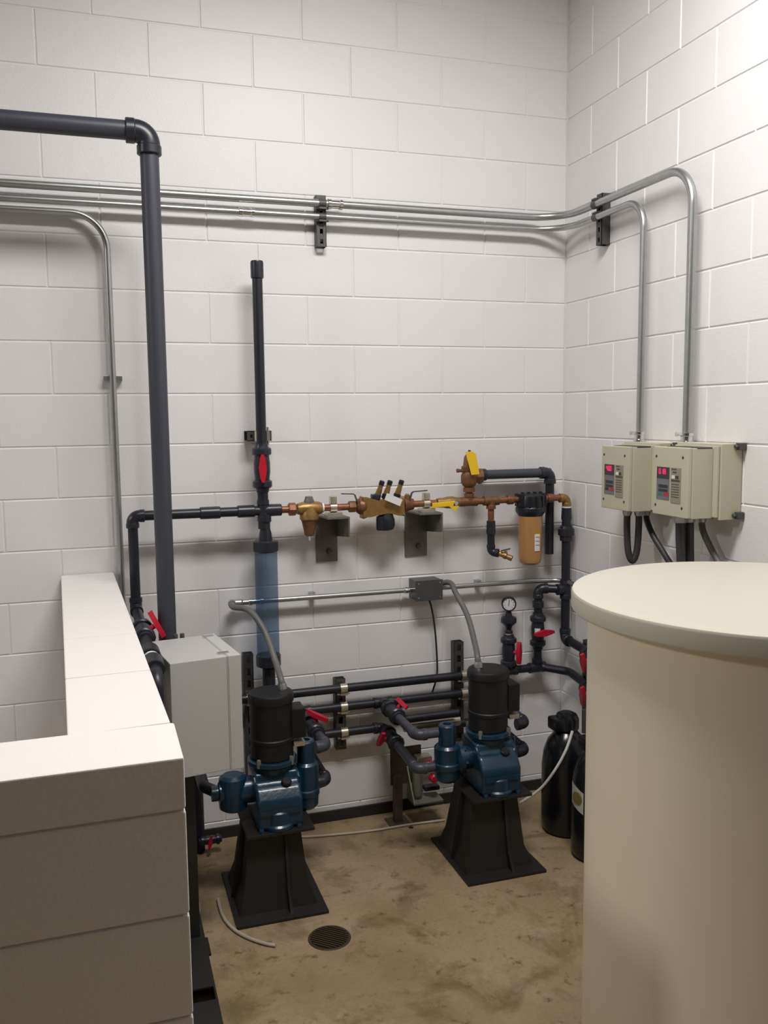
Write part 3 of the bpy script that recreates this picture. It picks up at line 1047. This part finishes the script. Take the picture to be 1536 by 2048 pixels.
t = thing('pvc_pipe', 'black cross pipe with steel backing behind the right pump head', 'pipe', (-.75, -.17, .50))
tubeo('tube', [(-.86, -.20, .502), (-.62, -.20, .502)], pr_ * .95, 'pvc_black', t)
tubeo('end', fillet([(-.86, -.20, .502), (-.885, -.20, .502), (-.905, -.10, .535)], .02), pr_ * .95, 'pvc_black', t)
tubeo('metal_tube', [(-.86, -.16, .452), (-.60, -.16, .452)], .022, 'clamp_steel', t)

# valves on the branches, red levers
ball_valve('ball valve with small red lever on the branch right of the left pump', V(RX1 - .012, -.25, .532), (0.02, -1, -.04), V(.35, -.1, 1), pr_, .15, .75)
ball_valve('ball valve with red lever on the upper branch to the right pump', (UX, -.21, z2), (0, -1, 0), V(.75, 0, .65), pr_, .15, .1)
ball_valve('ball valve with red lever on the lower branch to the right pump', (UX, -.19, .420), (0, -1, -.05), V(-1, -.15, .1), pr_, .15, .9)

# gauge assembly
gX = -.312
t = thing('pressure_gauge', 'round black pressure gauge with white dial on a seal', 'gauge', (gX, PY, .81))
gd = V(-.42, -1, .05).normalized()
gc = V(gX, PY, .940)
latho('case', gc - gd * .018, gd, [(0, .030), (.004, .034), (.034, .034), (.038, .032), (.038, .028), (.034, .028)], 'pvc_black', t, 32)
latho('dial', gc + gd * .014, gd, [(0, .0275), (.003, .0275)], 'gauge_face', t, 32)
gx_, gy_, _ = frame(gd)
bm = obox(new(), gc + gd * .0185 + V(0, 0, .006), V(.15, 0, 1), .026, gd, .001, V(.15, 0, 1).cross(gd), .0022)
obj('needle', bm, 'pvc_black', t)
bm = new()
for k in range(9):
    a = math.radians(-45 + 270 * k / 8 - 90 + 0)
    a = math.radians(225 - 270 * k / 8)
    sx = V(0, 0, 1).cross(gd).normalized()
    p = gc + gd * .0176 + (sx * -math.cos(a) + V(0, 0, 1) * math.sin(a)) * .022
    obox(bm, p, (p - gc - gd * .0176), .006, gd, .0006, gd.cross(p - gc), .0014)
obj('dial_marks', bm, 'pvc_black', t)
latho('seal', (gX, PY, .906), (0, 0, -1), [(0, .009), (.006, .013), (.022, .016), (.030, .034), (.036, .036), (.052, .036), (.058, .032), (.070, .018), (.088, .012), (.094, .019), (.104, .019)], 'pvc_fitting', t, 28)
latho('seal_tape', (gX, PY, .804), (0, 0, -1), [(0, .0165), (.007, .0165)], 'white_plastic', t)
ball_valve('ball valve with upright red lever below the pressure gauge', (gX, PY, .715), (0, 0, 1), V(.75, -1, 0), pr_, .155)
# riser with valve
vX = -.162
t = thing('pvc_pipe', 'short black riser bending over to the corner pipe right of the gauge', 'pipe', (vX, PY, .64))
tubeo('tube', [(vX, PY, .64), (vX, PY, .985)], pr_, 'pvc_black', t)
socket_elbow('elbow', (vX, PY, 1.000), (0, 0, -1), (1, -.35, 0), pr_, 'pvc_fitting', t)
tubeo('cross_tube', [(vX + .02, PY - .008, 1.0), (vx - .02, LY + .005, 1.0)], pr_, 'pvc_black', t)
coupling('collar', (vX, PY, .925), (0, 0, 1), pr_, .03, 'pvc_fitting', t, 1.35)
ball_valve('ball valve with level red lever on the riser right of the gauge', (vX, PY, .800), (0, 0, 1), V(.1, -1, 0), pr_, .165, 1.62)
latho('seal_tape', (vX - .012, PY - .02, .797), (0, 0, 1), [(0, .014), (.02, .014)], 'white_plastic', t)

# strut and red valves on the right wall, partly behind the white tank
s4 = strut('rusty strut on the right wall half hidden by the white tank', (0, -.30, .60), .40, (0, 0, 1), (-1, 0, 0), .05, dp=.05)
ball_valve('upper red-handled valve on the right wall at the edge of the white tank', (-.068, -.40, .752), (0, -1, 0), V(-1, 0, -.4), pr_, .15, 1.2)
ball_valve('lower red-handled valve on the right wall at the edge of the white tank', (-.068, -.40, .600), (0, -1, 0), V(-1, 0, -.3), pr_, .15, 1.2)

# ------------------------------------------------------------------ drives on the right wall
SEG = {'0': 'abcdef', '1': 'bc', '2': 'abged', '3': 'abgcd', '4': 'fgbc', '8': 'abcdefg', '-': 'g', 'C': 'afed', 'U': 'bcdef'}


def drive(label, ya, yb, za, zb, text, green):
    """ya > yb: extent along the wall; looks to -x"""
    t = thing('motor_drive', label, 'motor drive', (0, (ya + yb) / 2, za), 'drive boxes on the right wall')
    boxo('back_box', -.088, -.002, yb - .028, ya + .02, za - .005, zb + .012, 'drive_beige', t, .003)
    boxo('lip', -.100, -.090, yb - .022, ya + .014, za + .004, zb + .004, 'drive_beige', t, .002)
    hs = boxo('housing', -.182, -.100, yb - .002, ya + .002, za, zb - .002, 'drive_beige', t, .003)
    boxo('top_slot', -.165, -.106, yb - .0025, ya - .03, zb - .004, zb + .0002, 'drive_shadow_gap', hs)
    cv = boxo('cover', -.200, -.182, yb, ya, za + .002, zb, 'drive_beige', t, .004)
    W, H = ya - yb, zb - za

    def rect(name, y0, y1, v0, v1, material, parent, x=-.2005, th=.0012):
        return boxo(name, x - th, x + .0008, ya - W * y1, ya - W * y0, zb - H * v1, zb - H * v0, material, parent)
    for fy in (.10, .86):
        for fz in (.14, .85):
            bm = new()
            lathe(bm, (-.199, ya - W * fy, zb - H * fz), (-1, 0, 0), [(0, .005), (.002, .005), (.003, .003)], 8)
            obj('screw', bm, 'drive_shadow_gap', cv)
    kp = rect('keypad', .13, .50, .29, .76, 'keypad_grey', t)
    dp = rect('display', .14, .49, .295, .455, 'keypad_dark', kp, -.2015)
    rect('key_row', .19, .46, .545, .59, 'keypad_dark', kp, -.2015)
    rect('key_row', .19, .46, .61, .645, 'keypad_dark', kp, -.2015)
    rect('stop_button', .34, .49, .655, .70, 'button_red', kp, -.2015)
    rect('start_button', .18, .30, .655, .70, green, kp, -.2015)
    # seven-segment digits
    n = len(text)
    dw, dh = .048 * W / .19 * .42, .020
    for k, ch in enumerate(text):
        yc = ya - W * .20 - k * W * .072 - .006
        zc = zb - H * .355
        bm = new()
        a, b, s = .0042, .0085, .0015
        seg = {'a': (0, b, 1), 'd': (0, -b, 1), 'g': (0, 0, 1), 'b': (-a, b / 2, 0), 'c': (-a, -b / 2, 0), 'f': (a, b / 2, 0), 'e': (a, -b / 2, 0)}
        for q in SEG[ch]:
            oy, oz, hz = seg[q]
            if hz:
                box(bm, -.2036, -.2026, yc + oy - a, yc + oy + a, zc + oz - s / 2, zc + oz + s / 2)
            else:
                box(bm, -.2036, -.2026, yc + oy - s / 2, yc + oy + s / 2, zc + oz - b / 2, zc + oz + b / 2)
        obj('digit', bm, 'led_red', dp)
    pl = rect('name_plate', .54, .82, .29, .79, 'plate_tan', t)
    rect('print_mark', .56, .70, .305, .315, 'print_dark', pl, -.2015)
    rect('print_mark', .60, .70, .345, .36, 'print_dark', pl, -.2015)
    rect('print_mark', .57, .66, .40, .445, 'paper_white', pl, -.2015)
    rect('print_mark', .67, .76, .40, .445, 'print_dark', pl, -.2015)
    rect('print_mark', .56, .80, .46, .482, 'print_dark', pl, -.2015)
    for k in range(6):
        rect('print_mark', .57, .78, .52 + k * .036, .526 + k * .036, 'print_dark', pl, -.2015)
    for fy, fz in ((yb - .034, zb + .002), (yb - .034, za + .01), (ya + .026, zb + .002), (ya + .026, za + .01)):
        bm = box(new(), -.03, -.001, fy - .012, fy + .012, fz - .012, fz + .012, .003)
        bolt(bm, (-.03, fy, fz), (-1, 0, 0), .008, .01)
        obj('mounting_foot', bm, 'strut_steel', t)
    return t


d1 = drive('beige motor drive nearest the corner, above the tight cable loop', -.652, -.838, 1.436, 1.681, '400', 'keypad_dark')
d2 = drive('beige motor drive nearer the camera with green start button', -.991, -1.187, 1.446, 1.688, '018', 'button_green')
for dd, yy, rr2 in ((d1, -.690, .0135), (d2, -.985, .0155)):
    bm = lathe(new(), (-.057, yy, 1.690), (0, 0, 1), [(0, rr2 * 1.3), (.004, rr2 * 1.65), (.012, rr2 * 1.65), (.014, rr2 * 1.3), (.03, rr2 * 1.3), (.032, rr2 * 1.55), (.042, rr2 * 1.55), (.044, rr2 * 1.1)], 12)
    obj('conduit_connector', bm, 'chrome', dd)
    latho('set_screw', (-.057 - rr2 * 1.4, yy, 1.728), (-1, .3, 0), [(0, .006), (.014, .006), (.016, .008), (.022, .008)], 'chrome', dd, 8)
flex('black cable looping tightly below the corner drive', [(-.150, -.760, 1.438), (-.150, -.760, 1.36), (-.148, -.768, 1.275), (-.133, -.775, 1.238), (-.118, -.780, 1.275), (-.115, -.785, 1.36), (-.115, -.785, 1.438)], .0128, 'flex_dark')
flex('dark flexible conduit slanting away below the corner drive', [(-.055, -.745, 1.432), (-.055, -.75, 1.39), (-.05, -.79, 1.33), (-.045, -.86, 1.265), (-.04, -.93, 1.19), (-.04, -.96, 1.05)], .0115, 'flex_dark')
flex('black flexible conduit hanging straight below the front drive', [(-.150, -1.085, 1.446), (-.150, -1.09, 1.36), (-.148, -1.10, 1.25), (-.148, -1.12, 1.05)], .0165, 'flex_dark')
flex('second black flexible conduit hanging close beside it under the front drive', [(-.112, -1.085, 1.446), (-.113, -1.09, 1.36), (-.115, -1.10, 1.25), (-.115, -1.12, 1.05)], .0155, 'flex_dark')
flex('grey flexible conduit slanting behind the hanging pair under the front drive', [(-.05, -1.07, 1.441), (-.05, -1.08, 1.39), (-.045, -1.12, 1.33), (-.04, -1.18, 1.26), (-.04, -1.25, 1.15)], .0115, 'flex_grey')

# ------------------------------------------------------------------ grey enclosure beside the low wall
ez1 = 1.03
ez0 = .645
P4 = [atz(333, 1329, ez1), atz(476, 1310, ez1), atz(420, 1268, ez1), atz(320, 1281, ez1)]
P4 = [V(p.x, p.y, 0) for p in P4]
fl, fr, brr, bl = P4
ux = (fr - fl).normalized()
uy = ((bl - fl) * .5 + (brr - fr) * .5).normalized()
Wd = (fr - fl).length
Dp = ((bl - fl).length + (brr - fr).length) / 2
t = thing('enclosure', 'light grey steel enclosure with door on its right side, beside the low wall', 'enclosure', (fl.x, fl.y, ez0))


def enc(name, a0, a1, b0, b1, z0, z1, material, parent, bev=.0):
    c = fl + ux * (Wd * (a0 + a1) / 2) + uy * (Dp * (b0 + b1) / 2) + V(0, 0, (z0 + z1) / 2)
    n = V(-ux.y, ux.x, 0)
    return obj(name, obox(new(), c, ux, Wd * (a1 - a0), n, Dp * (b1 - b0), V(0, 0, 1), z1 - z0, bev), material, parent)


enc('body', 0, .80, 0.01, .99, ez0, ez1, 'enclosure_grey', t, .004)
dr = enc('door', .81, 1.0, 0, 1.0, ez0 - .004, ez1 + .002, 'enclosure_grey', t, .005)
enc('gasket', .80, .812, .012, .988, ez0 + .001, ez1 - .001, 'enclosure_grey', t)
for b in (.12, .88):
    enc('latch', .74, .90, b - .03, b + .03, ez1 - .002, ez1 + .006, 'chrome', dr, .001)
    enc('latch', .74, .90, b - .03, b + .03, ez0 - .010, ez0 - .002, 'chrome', dr, .001)
bm = new()
for s in (.36, .46):
    p = fl + ux * (Wd * s) + uy * (Dp * 1.03)
    lathe(bm, V(p.x, p.y, ez1 - .01), (0, 0, 1), [(0, .008), (.022, .008)], 8)
obj('mounting_bolt', bm, 'strut_steel', t)
for b in (.35, .8):
    c = fl + uy * (Dp * b) - ux * .03
    bm = obox(new(), V(c.x, c.y, (ez0 + ez1) / 2 - .02), ux, .058, uy, .03, V(0, 0, 1), .30)
    obj('mounting_rail', bm, 'strut_steel', t)
for b in (.25, .75):
    c = fl + uy * (Dp * b) + ux * (Wd * .3)
    bm = obox(new(), V(c.x, c.y, (ez0 - .012) / 2 + .006), ux, .035, uy, .035, V(0, 0, 1), ez0 - .012)
    box(bm, c.x - .05, c.x + .05, c.y - .05, c.y + .05, 0, .008)
    obj('post', bm, 'stand_black', t)

# thick black standpipe on the wall under the enclosure
spx, spy = -1.755, -.085
t = thing('pvc_pipe', 'thick black standpipe below the grey enclosure at the wall', 'pipe', (spx, spy, 0))
tubeo('tube', [(spx, spy, .001), (spx, spy, .72)], .033, 'pvc_black', t, 24)
coupling('coupling', (spx, spy, .36), (0, 0, 1), .033, .09, 'pvc_fitting', t, 1.15)
tubeo('branch', fillet([(spx + .0, spy - .03, .43), (spx - .0, -.44, .425), (-1.71, -.50, .42)], .03), .022, 'pvc_black', t)
ball_valve('ball valve with red lever near the floor left of the left pump', (spx + .050, spy - .045, .06), (1, 0, 0), V(-.1, -1, .1), .011, .09, 1.35)

# ------------------------------------------------------------------ pumps


def pump(label, X, side):
    """side +1: big head on the right; -1: big head on the left"""
    yc = -.505
    t = thing('metering_pump', label, 'pump', (X, yc, 0), 'metering pumps on the floor')
    # stand
    bx_ = X - .012
    boxo('base_plate', bx_ - .168, bx_ + .168, -.722, -.318, 0, .012, 'stand_black', t, .002)
    zt = .305
    bm = new()
    lo = [(bx_ - .150, -.66), (bx_ + .140, -.66), (bx_ + .140, -.36), (bx_ - .150, -.36)]
    mid = [(bx_ - .125, -.635), (bx_ + .112, -.635), (bx_ + .112, -.38), (bx_ - .125, -.38)]
    hi = [(bx_ - .100, -.605), (bx_ + .092, -.605), (bx_ + .092, -.42), (bx_ - .100, -.42)]
    rg = []
    for pts, z in ((lo, .012), (mid, .085), (hi, zt - .012)):
        rg.append([bm.verts.new((x, y, z)) for x, y in pts])
    for a, b in zip(rg, rg[1:]):
        for i in range(4):
            bm.faces.new((a[i], a[(i + 1) % 4], b[(i + 1) % 4], b[i]))
    bm.faces.new(rg[0][::-1])
    bm.faces.new(rg[-1])
    obj('column', bm, 'stand_black', t)
    bm = prism(new(), [(bx_ + .03, -.70, .012), (bx_ + .03, -.62, .012), (bx_ + .03, -.595, zt - .012), (bx_ + .03, -.615, zt - .012), (bx_ + .03, -.655, .085)], (.010, 0, 0))
    obj('gusset', bm, 'stand_black', t)
    bm = prism(new(), [(bx_ - .160, -.52, .012), (bx_ - .10, -.52, .012), (bx_ - .09, -.52, zt - .012), (bx_ - .115, -.52, zt - .012)], (0, .010, 0))
    obj('gusset', bm, 'stand_black', t)
    boxo('top_plate', X - .125, X + .125, -.655, -.385, zt - .012, zt, 'stand_black', t, .002)
    # gear housing
    bm = new()
    poly = [(-.635, zt + .002), (-.635, zt + .105), (-.60, zt + .150), (-.575, zt + .158), (-.57, zt + .195), (-.42, zt + .195), (-.42, zt + .002)]
    prism(bm, [(X - .082, y, z) for y, z in poly], (.170, 0, 0))
    bmesh.ops.bevel(bm, geom=list(bm.edges), offset=.014, segments=3, profile=.5, affect='EDGES')
    gb = obj('gear_housing', bm, 'pump_blue', t)
    bm = new()
    lathe(bm, (X, -.595, zt + .002), (0, 0, 1), [(0, .062), (.012, .062), (.018, .055), (.06, .052), (.07, .04)], 24)
    obj('nose', bm, 'pump_blue', gb)
    bm = new()
    for sx in (-1, 1):
        for yy in (-.64, -.40):
            bolt(bm, (X + sx * .07, yy, zt), (0, 0, 1), .010, .014)
    obj('foot_bolt', bm, 'pump_blue', gb)
    bm = prism(new(), [(X - .070, -.640, zt + .06), (X + .075, -.640, zt + .06), (X + .075, -.640, zt + .078), (X - .070, -.640, zt + .078)], (0, .02, 0))
    obj('rib', bm, 'pump_blue', gb)
    latho('fill_plug', (X + .035, -.585, zt + .145), (0, -.45, 1), [(0, .020), (.02, .020), (.024, .016)], 'motor_black', gb, 8)
    latho('motor_flange', (X, yc, zt + .185), (0, 0, 1), [(0, .075), (.02, .080), (.030, .092), (.044, .092), (.048, .084)], 'pump_blue', t, 32)
    bm = new()
    for k in range(4):
        a = PI / 4 + k * PI / 2
        bolt(bm, (X + .086 * math.cos(a), yc + .086 * math.sin(a), zt + .215), (0, 0, 1), .009, .03)
    obj('flange_bolt', bm, 'tray_steel', t)
    mz = zt + .233
    mo = latho('motor', (X, yc, mz), (0, 0, 1), [(0, .076), (.004, .080), (.062, .080), (.066, .083), (.078, .083), (.082, .080), (.215, .080), (.218, .078)], 'motor_black', t, 36)
    latho('motor_cap', (X, yc, mz + .212), (0, 0, 1), [(0, .083), (.004, .086), (.026, .086), (.036, .080), (.040, .066)], 'motor_black', t, 36)
    bm = new()
    box(bm, X + .068, X + .122, yc - .045, yc + .045, mz + .07, mz + .185, .006)
    obj('terminal_box', bm, 'motor_black', mo)
    boxo('terminal_plate', X + .1215, X + .1235, yc - .03, yc + .03, mz + .09, mz + .16, 'strut_steel', mo)
    bm = box(new(), X + .075, X + .118, yc - .046, yc + .02, mz + .040, mz + .058, .002)
    obj('terminal_base', bm, 'clamp_steel', mo)
    # heads
    hx_ = X + side * (.135 if side > 0 else .180)
    hy = -.478 if side > 0 else -.505
    bm = new()
    R0 = .047 if side > 0 else .052
    zb_ = .305 if side > 0 else .342
    lathe(bm, (hx_, hy, zb_), (0, 0, 1), [(0, R0 * .72), (.012, R0 * .95), (.05, R0), (.055, R0 * 1.08), (.075, R0 * 1.08), (.08, R0), (.14 if side < 0 else .175, R0), (.15 if side < 0 else .185, R0 * .8)], 24)
    hd = obj('pump_head', bm, 'pump_blue', t)
    ztop = zb_ + (.15 if side < 0 else .185)
    latho('head_neck', (hx_, hy, ztop - .004), (0, 0, 1), [(0, R0 * .8), (.004, .0345), (.082, .0345), (.088, .030), (.088, .017), (.078, .016)], 'pump_blue', hd, 20)
    ax = V(-side, 0, 0)
    latho('head_flange', (hx_ + ax.x * R0 * .6, hy, .425), ax, [(0, .048), (.012, .062), (.028, .062), (.034, .045), (.08, .045)], 'pump_blue', hd, 24)
    bm = new()
    for k in range(6):
        a = k * PI / 3
        bolt(bm, V(hx_ + ax.x * (R0 * .6 + .028), hy + .053 * math.cos(a), .425 + .053 * math.sin(a)), ax, .008, .012)
    obj('head_bolt', bm, 'pump_blue', hd)
    # far head
    ox = X - side * (.150 if side > 0 else .095)
    oy = -.505 if side > 0 else -.44
    bm = new()
    lathe(bm, (ox, oy, .35), (0, 0, 1), [(0, .038), (.01, .052), (.05, .055), (.09, .055), (.125, .050), (.135, .036)], 24)
    lathe(bm, (ox, oy, .42), V(side, 0, 0), [(0, .05), (.09, .05)], 20)
    oh = obj('rear_head', bm, 'pump_blue', t)
    if side > 0:
        latho('inlet', (ox - side * .03, oy, .42), V(-side, 0, 0), [(0, .040), (.022, .040), (.026, .028), (.05, .028)], 'pump_blue', oh, 16)
    return t


pump('left blue metering pump with black motor on a black steel stand near the floor drain', -1.505, 1)
pump('right blue metering pump with black motor on a black steel stand near the black cylinders', -.617, -1)

# ------------------------------------------------------------------ small dosing stand between the pumps
t = thing('dosing_stand', 'small rusty steel stand with red knobs behind the right pump', 'stand', (-.87, -.13, 0))
boxo('post', -.895, -.860, -.135, -.10, .004, .22, 'rust_plate', t)
boxo('foot', -.925, -.83, -.165, -.07, 0, .006, 'rust_plate', t)
boxo('back_plate', -.905, -.76, -.105, -.098, .17, .34, 'rust_plate', t, .001)
boxo('tray', -.83, -.69, -.20, -.105, .105, .113, 'tray_steel', t, .001)
bm = prism(new(), [(-.83, -.105, .113), (-.83, -.20, .113), (-.83, -.105, .25)], (.006, 0, 0))
obj('gusset', bm, 'tray_steel', t)
latho('flow_tube', (-.795, -.15, .13), (0, 0, 1), [(0, .02), (.01, .023), (.13, .023), (.14, .02)], 'tray_steel', t)
bm = box(new(), -.80, -.73, -.165, -.11, .28, .305, .004)
obj('manifold', bm, 'clamp_steel', t)
for z in (.27, .215):
    latho('knob', (-.735, -.17, z), (0.1, -1, 0), [(0, .014), (.006, .020), (.03, .020), (.036, .014)], 'red_plastic', t, 10, label='red knob')
boxo('pipe_stub', -.76, -.69, -.155, -.115, .14, .16, 'pvc_black', t, .004)

# ------------------------------------------------------------------ black cylinders at the tank
def cylinder_tank(label, x, y, r, h, group=None):
    t = thing('pressure_tank', label, 'tank', (x, y, 0), group)
    latho('shell', (x, y, .001), (0, 0, 1), [(0, r * .86), (.02, r * .98), (.05, r), (h - .16, r), (h - .10, r * .93), (h - .05, r * .76), (h - .02, r * .52), (h, r * .34)], 'tank_black', t, 40)
    latho('valve_head', (x, y, h - .01), (0, 0, 1), [(0, r * .42), (.012, r * .5), (.055, r * .5), (.075, r * .40), (.085, r * .2)], 'tank_black', t, 20)
    boxo('head_block', x - r * .72, x + r * .2, y - r * .35, y + r * .35, h + .0, h + .055, 'tank_black', t, .01)
    return t


c1 = cylinder_tank('black cylindrical tank standing behind the other at the tank edge', -.205, -.415, .105, .455)
c2 = cylinder_tank('nearer black cylindrical tank with white label beside the white tank', -.205, -.660, .100, .455)
latho('pipe', (-.165, -.50, .46), (0, 0, 1), [(0, .014), (.10, .014)], 'strut_steel', c1, 10)
# label on the nearer cylinder
bm = new()
r0 = .1008
rows_ = []
for z in (.235, .325):
    rows_.append([bm.verts.new((-.205 + r0 * math.sin(a), -.660 - r0 * math.cos(a), z - .03 * (k / 6))) for k, a in enumerate([(-1.78 + .72 * k / 6) for k in range(7)])])
for k in range(6):
    bm.faces.new((rows_[0][k], rows_[0][k + 1], rows_[1][k + 1], rows_[1][k]))
bmesh.ops.solidify(bm, geom=list(bm.faces), thickness=-.0008)
lb = obj('sticker', bm, 'paper_white', c2, label='white sticker with olive disc')
a = -1.38
nn = V(math.sin(a), -math.cos(a), 0)
latho('sticker_disc', V(-.205, -.66, .266) + nn * .1000, nn, [(0, .026), (.0025, .026)], 'label_olive', lb, 24)
p0 = V(-.27, -.53, .44)
tubeo('tubing', smooth_path([at(1145, 1462, -.55), at(1132, 1500, -.57), at(1110, 1540, -.56), at(1080, 1578, -.53), at(1040, 1606, -.50)], 8), .0058, 'tube_white', None, 10,
      label='white plastic tube sagging from the black cylinders to the right pump', cat='tube')

# ------------------------------------------------------------------ white poly tank
tx_, ty_, TR, LR, TZ = -.552, -1.962, .4185, .4600, 1.3725
t = thing('poly_tank', 'large cream polyethylene tank with flat round lid in the right foreground', 'tank', (tx_, ty_, 0))
latho('body', (tx_, ty_, .001), (0, 0, 1), [(0, TR * .94), (.03, TR * .99), (.06, TR), (TZ - .06, TR), (TZ - .055, TR * 1.02), (TZ - .045, TR * 1.02)], 'poly_tank', t, 96)
latho('lid', (tx_, ty_, TZ - .052), (0, 0, 1), [(0, LR - .012), (.002, LR - .002), (.006, LR), (.040, LR), (.047, LR - .003), (.050, LR - .010), (.052, LR - .03), (.052, .1)], 'poly_lid', t, 96)

# ------------------------------------------------------------------ floor things
dc = atz(659, 1876, 0)
t = thing('floor_drain', 'round rusty floor drain grate in front of the left pump', 'drain', (dc.x, dc.y, 0))
obj('rim', lathe(new(), (dc.x, dc.y, -.004), (0, 0, 1), [(0, .066), (.007, .066), (.0075, .072), (.003, .076)], 36, False), 'drain_iron', t)
latho('sump', (dc.x, dc.y, .0002), (0, 0, 1), [(0, .067), (.0006, .067)], 'dark_hole', t, 36)
for k in range(11):
    o = -.055 + .011 * k
    hl = math.sqrt(max(.066 ** 2 - o * o, 0))
    dv = V(.75, -.66, 0).normalized()
    nv = V(.66, .75, 0).normalized()
    bm = obox(new(), V(dc.x, dc.y, .0035) + nv * o, dv, 2 * hl, nv, .0045, V(0, 0, 1), .005)
    obj('bar', bm, 'drain_iron', t)
h = atz(822, 1655, 0)
latho('floor_hole', (h.x, h.y, .0), (0, 0, 1), [(0, .011), (.0012, .010)], 'dark_hole', None, 14, label='tiny dark plug hole in the concrete floor', cat='floor hole')
pts = [atz(u, v, .007) for u, v in ((436, 1798), (442, 1822), (452, 1842), (472, 1862), (500, 1877), (530, 1887), (551, 1891))]
tubeo('hose', smooth_path(pts, 6), .006, 'tube_tan', None, 10, label='short tan hose curling on the floor before the left pump stand', cat='hose')
pts = [atz(u, v, .012 + .0 * k) for k, (u, v) in enumerate(((372, 1765), (388, 1785), (397, 1812), (397, 1832), (394, 1850)))]
tubeo('hose', smooth_path(pts, 6), .007, 'tube_tan', None, 10, label='pale hose loop peeping out from behind the low wall', cat='hose')
pts = [atz(u, v, .006) for u, v in ((890, 1640), (820, 1649), (740, 1662), (640, 1672), (600, 1674))]
tubeo('hose', smooth_path(pts, 6), .005, 'tube_tan', None, 10, label='thin pale hose lying straight across the floor between the pumps', cat='hose')

# black steel channel along the foot of the low wall
t = thing('floor_channel', 'black steel channel on the floor along the foot of the low wall', 'channel', (-1.86, -1.1, 0))
cb = .055
boxo('inner_side', -1.905, -1.900, -1.75, -.50, 0, cb, 'stand_black', t)
boxo('outer_side', -1.812, -1.806, -1.75, -.45, 0, cb, 'stand_black', t)
boxo('top_cover', -1.900, -1.812, -1.085, -.50, cb - .006, cb, 'stand_black', t)
boxo('top_cover', -1.900, -1.812, -1.75, -1.150, cb - .006, cb, 'stand_black', t)
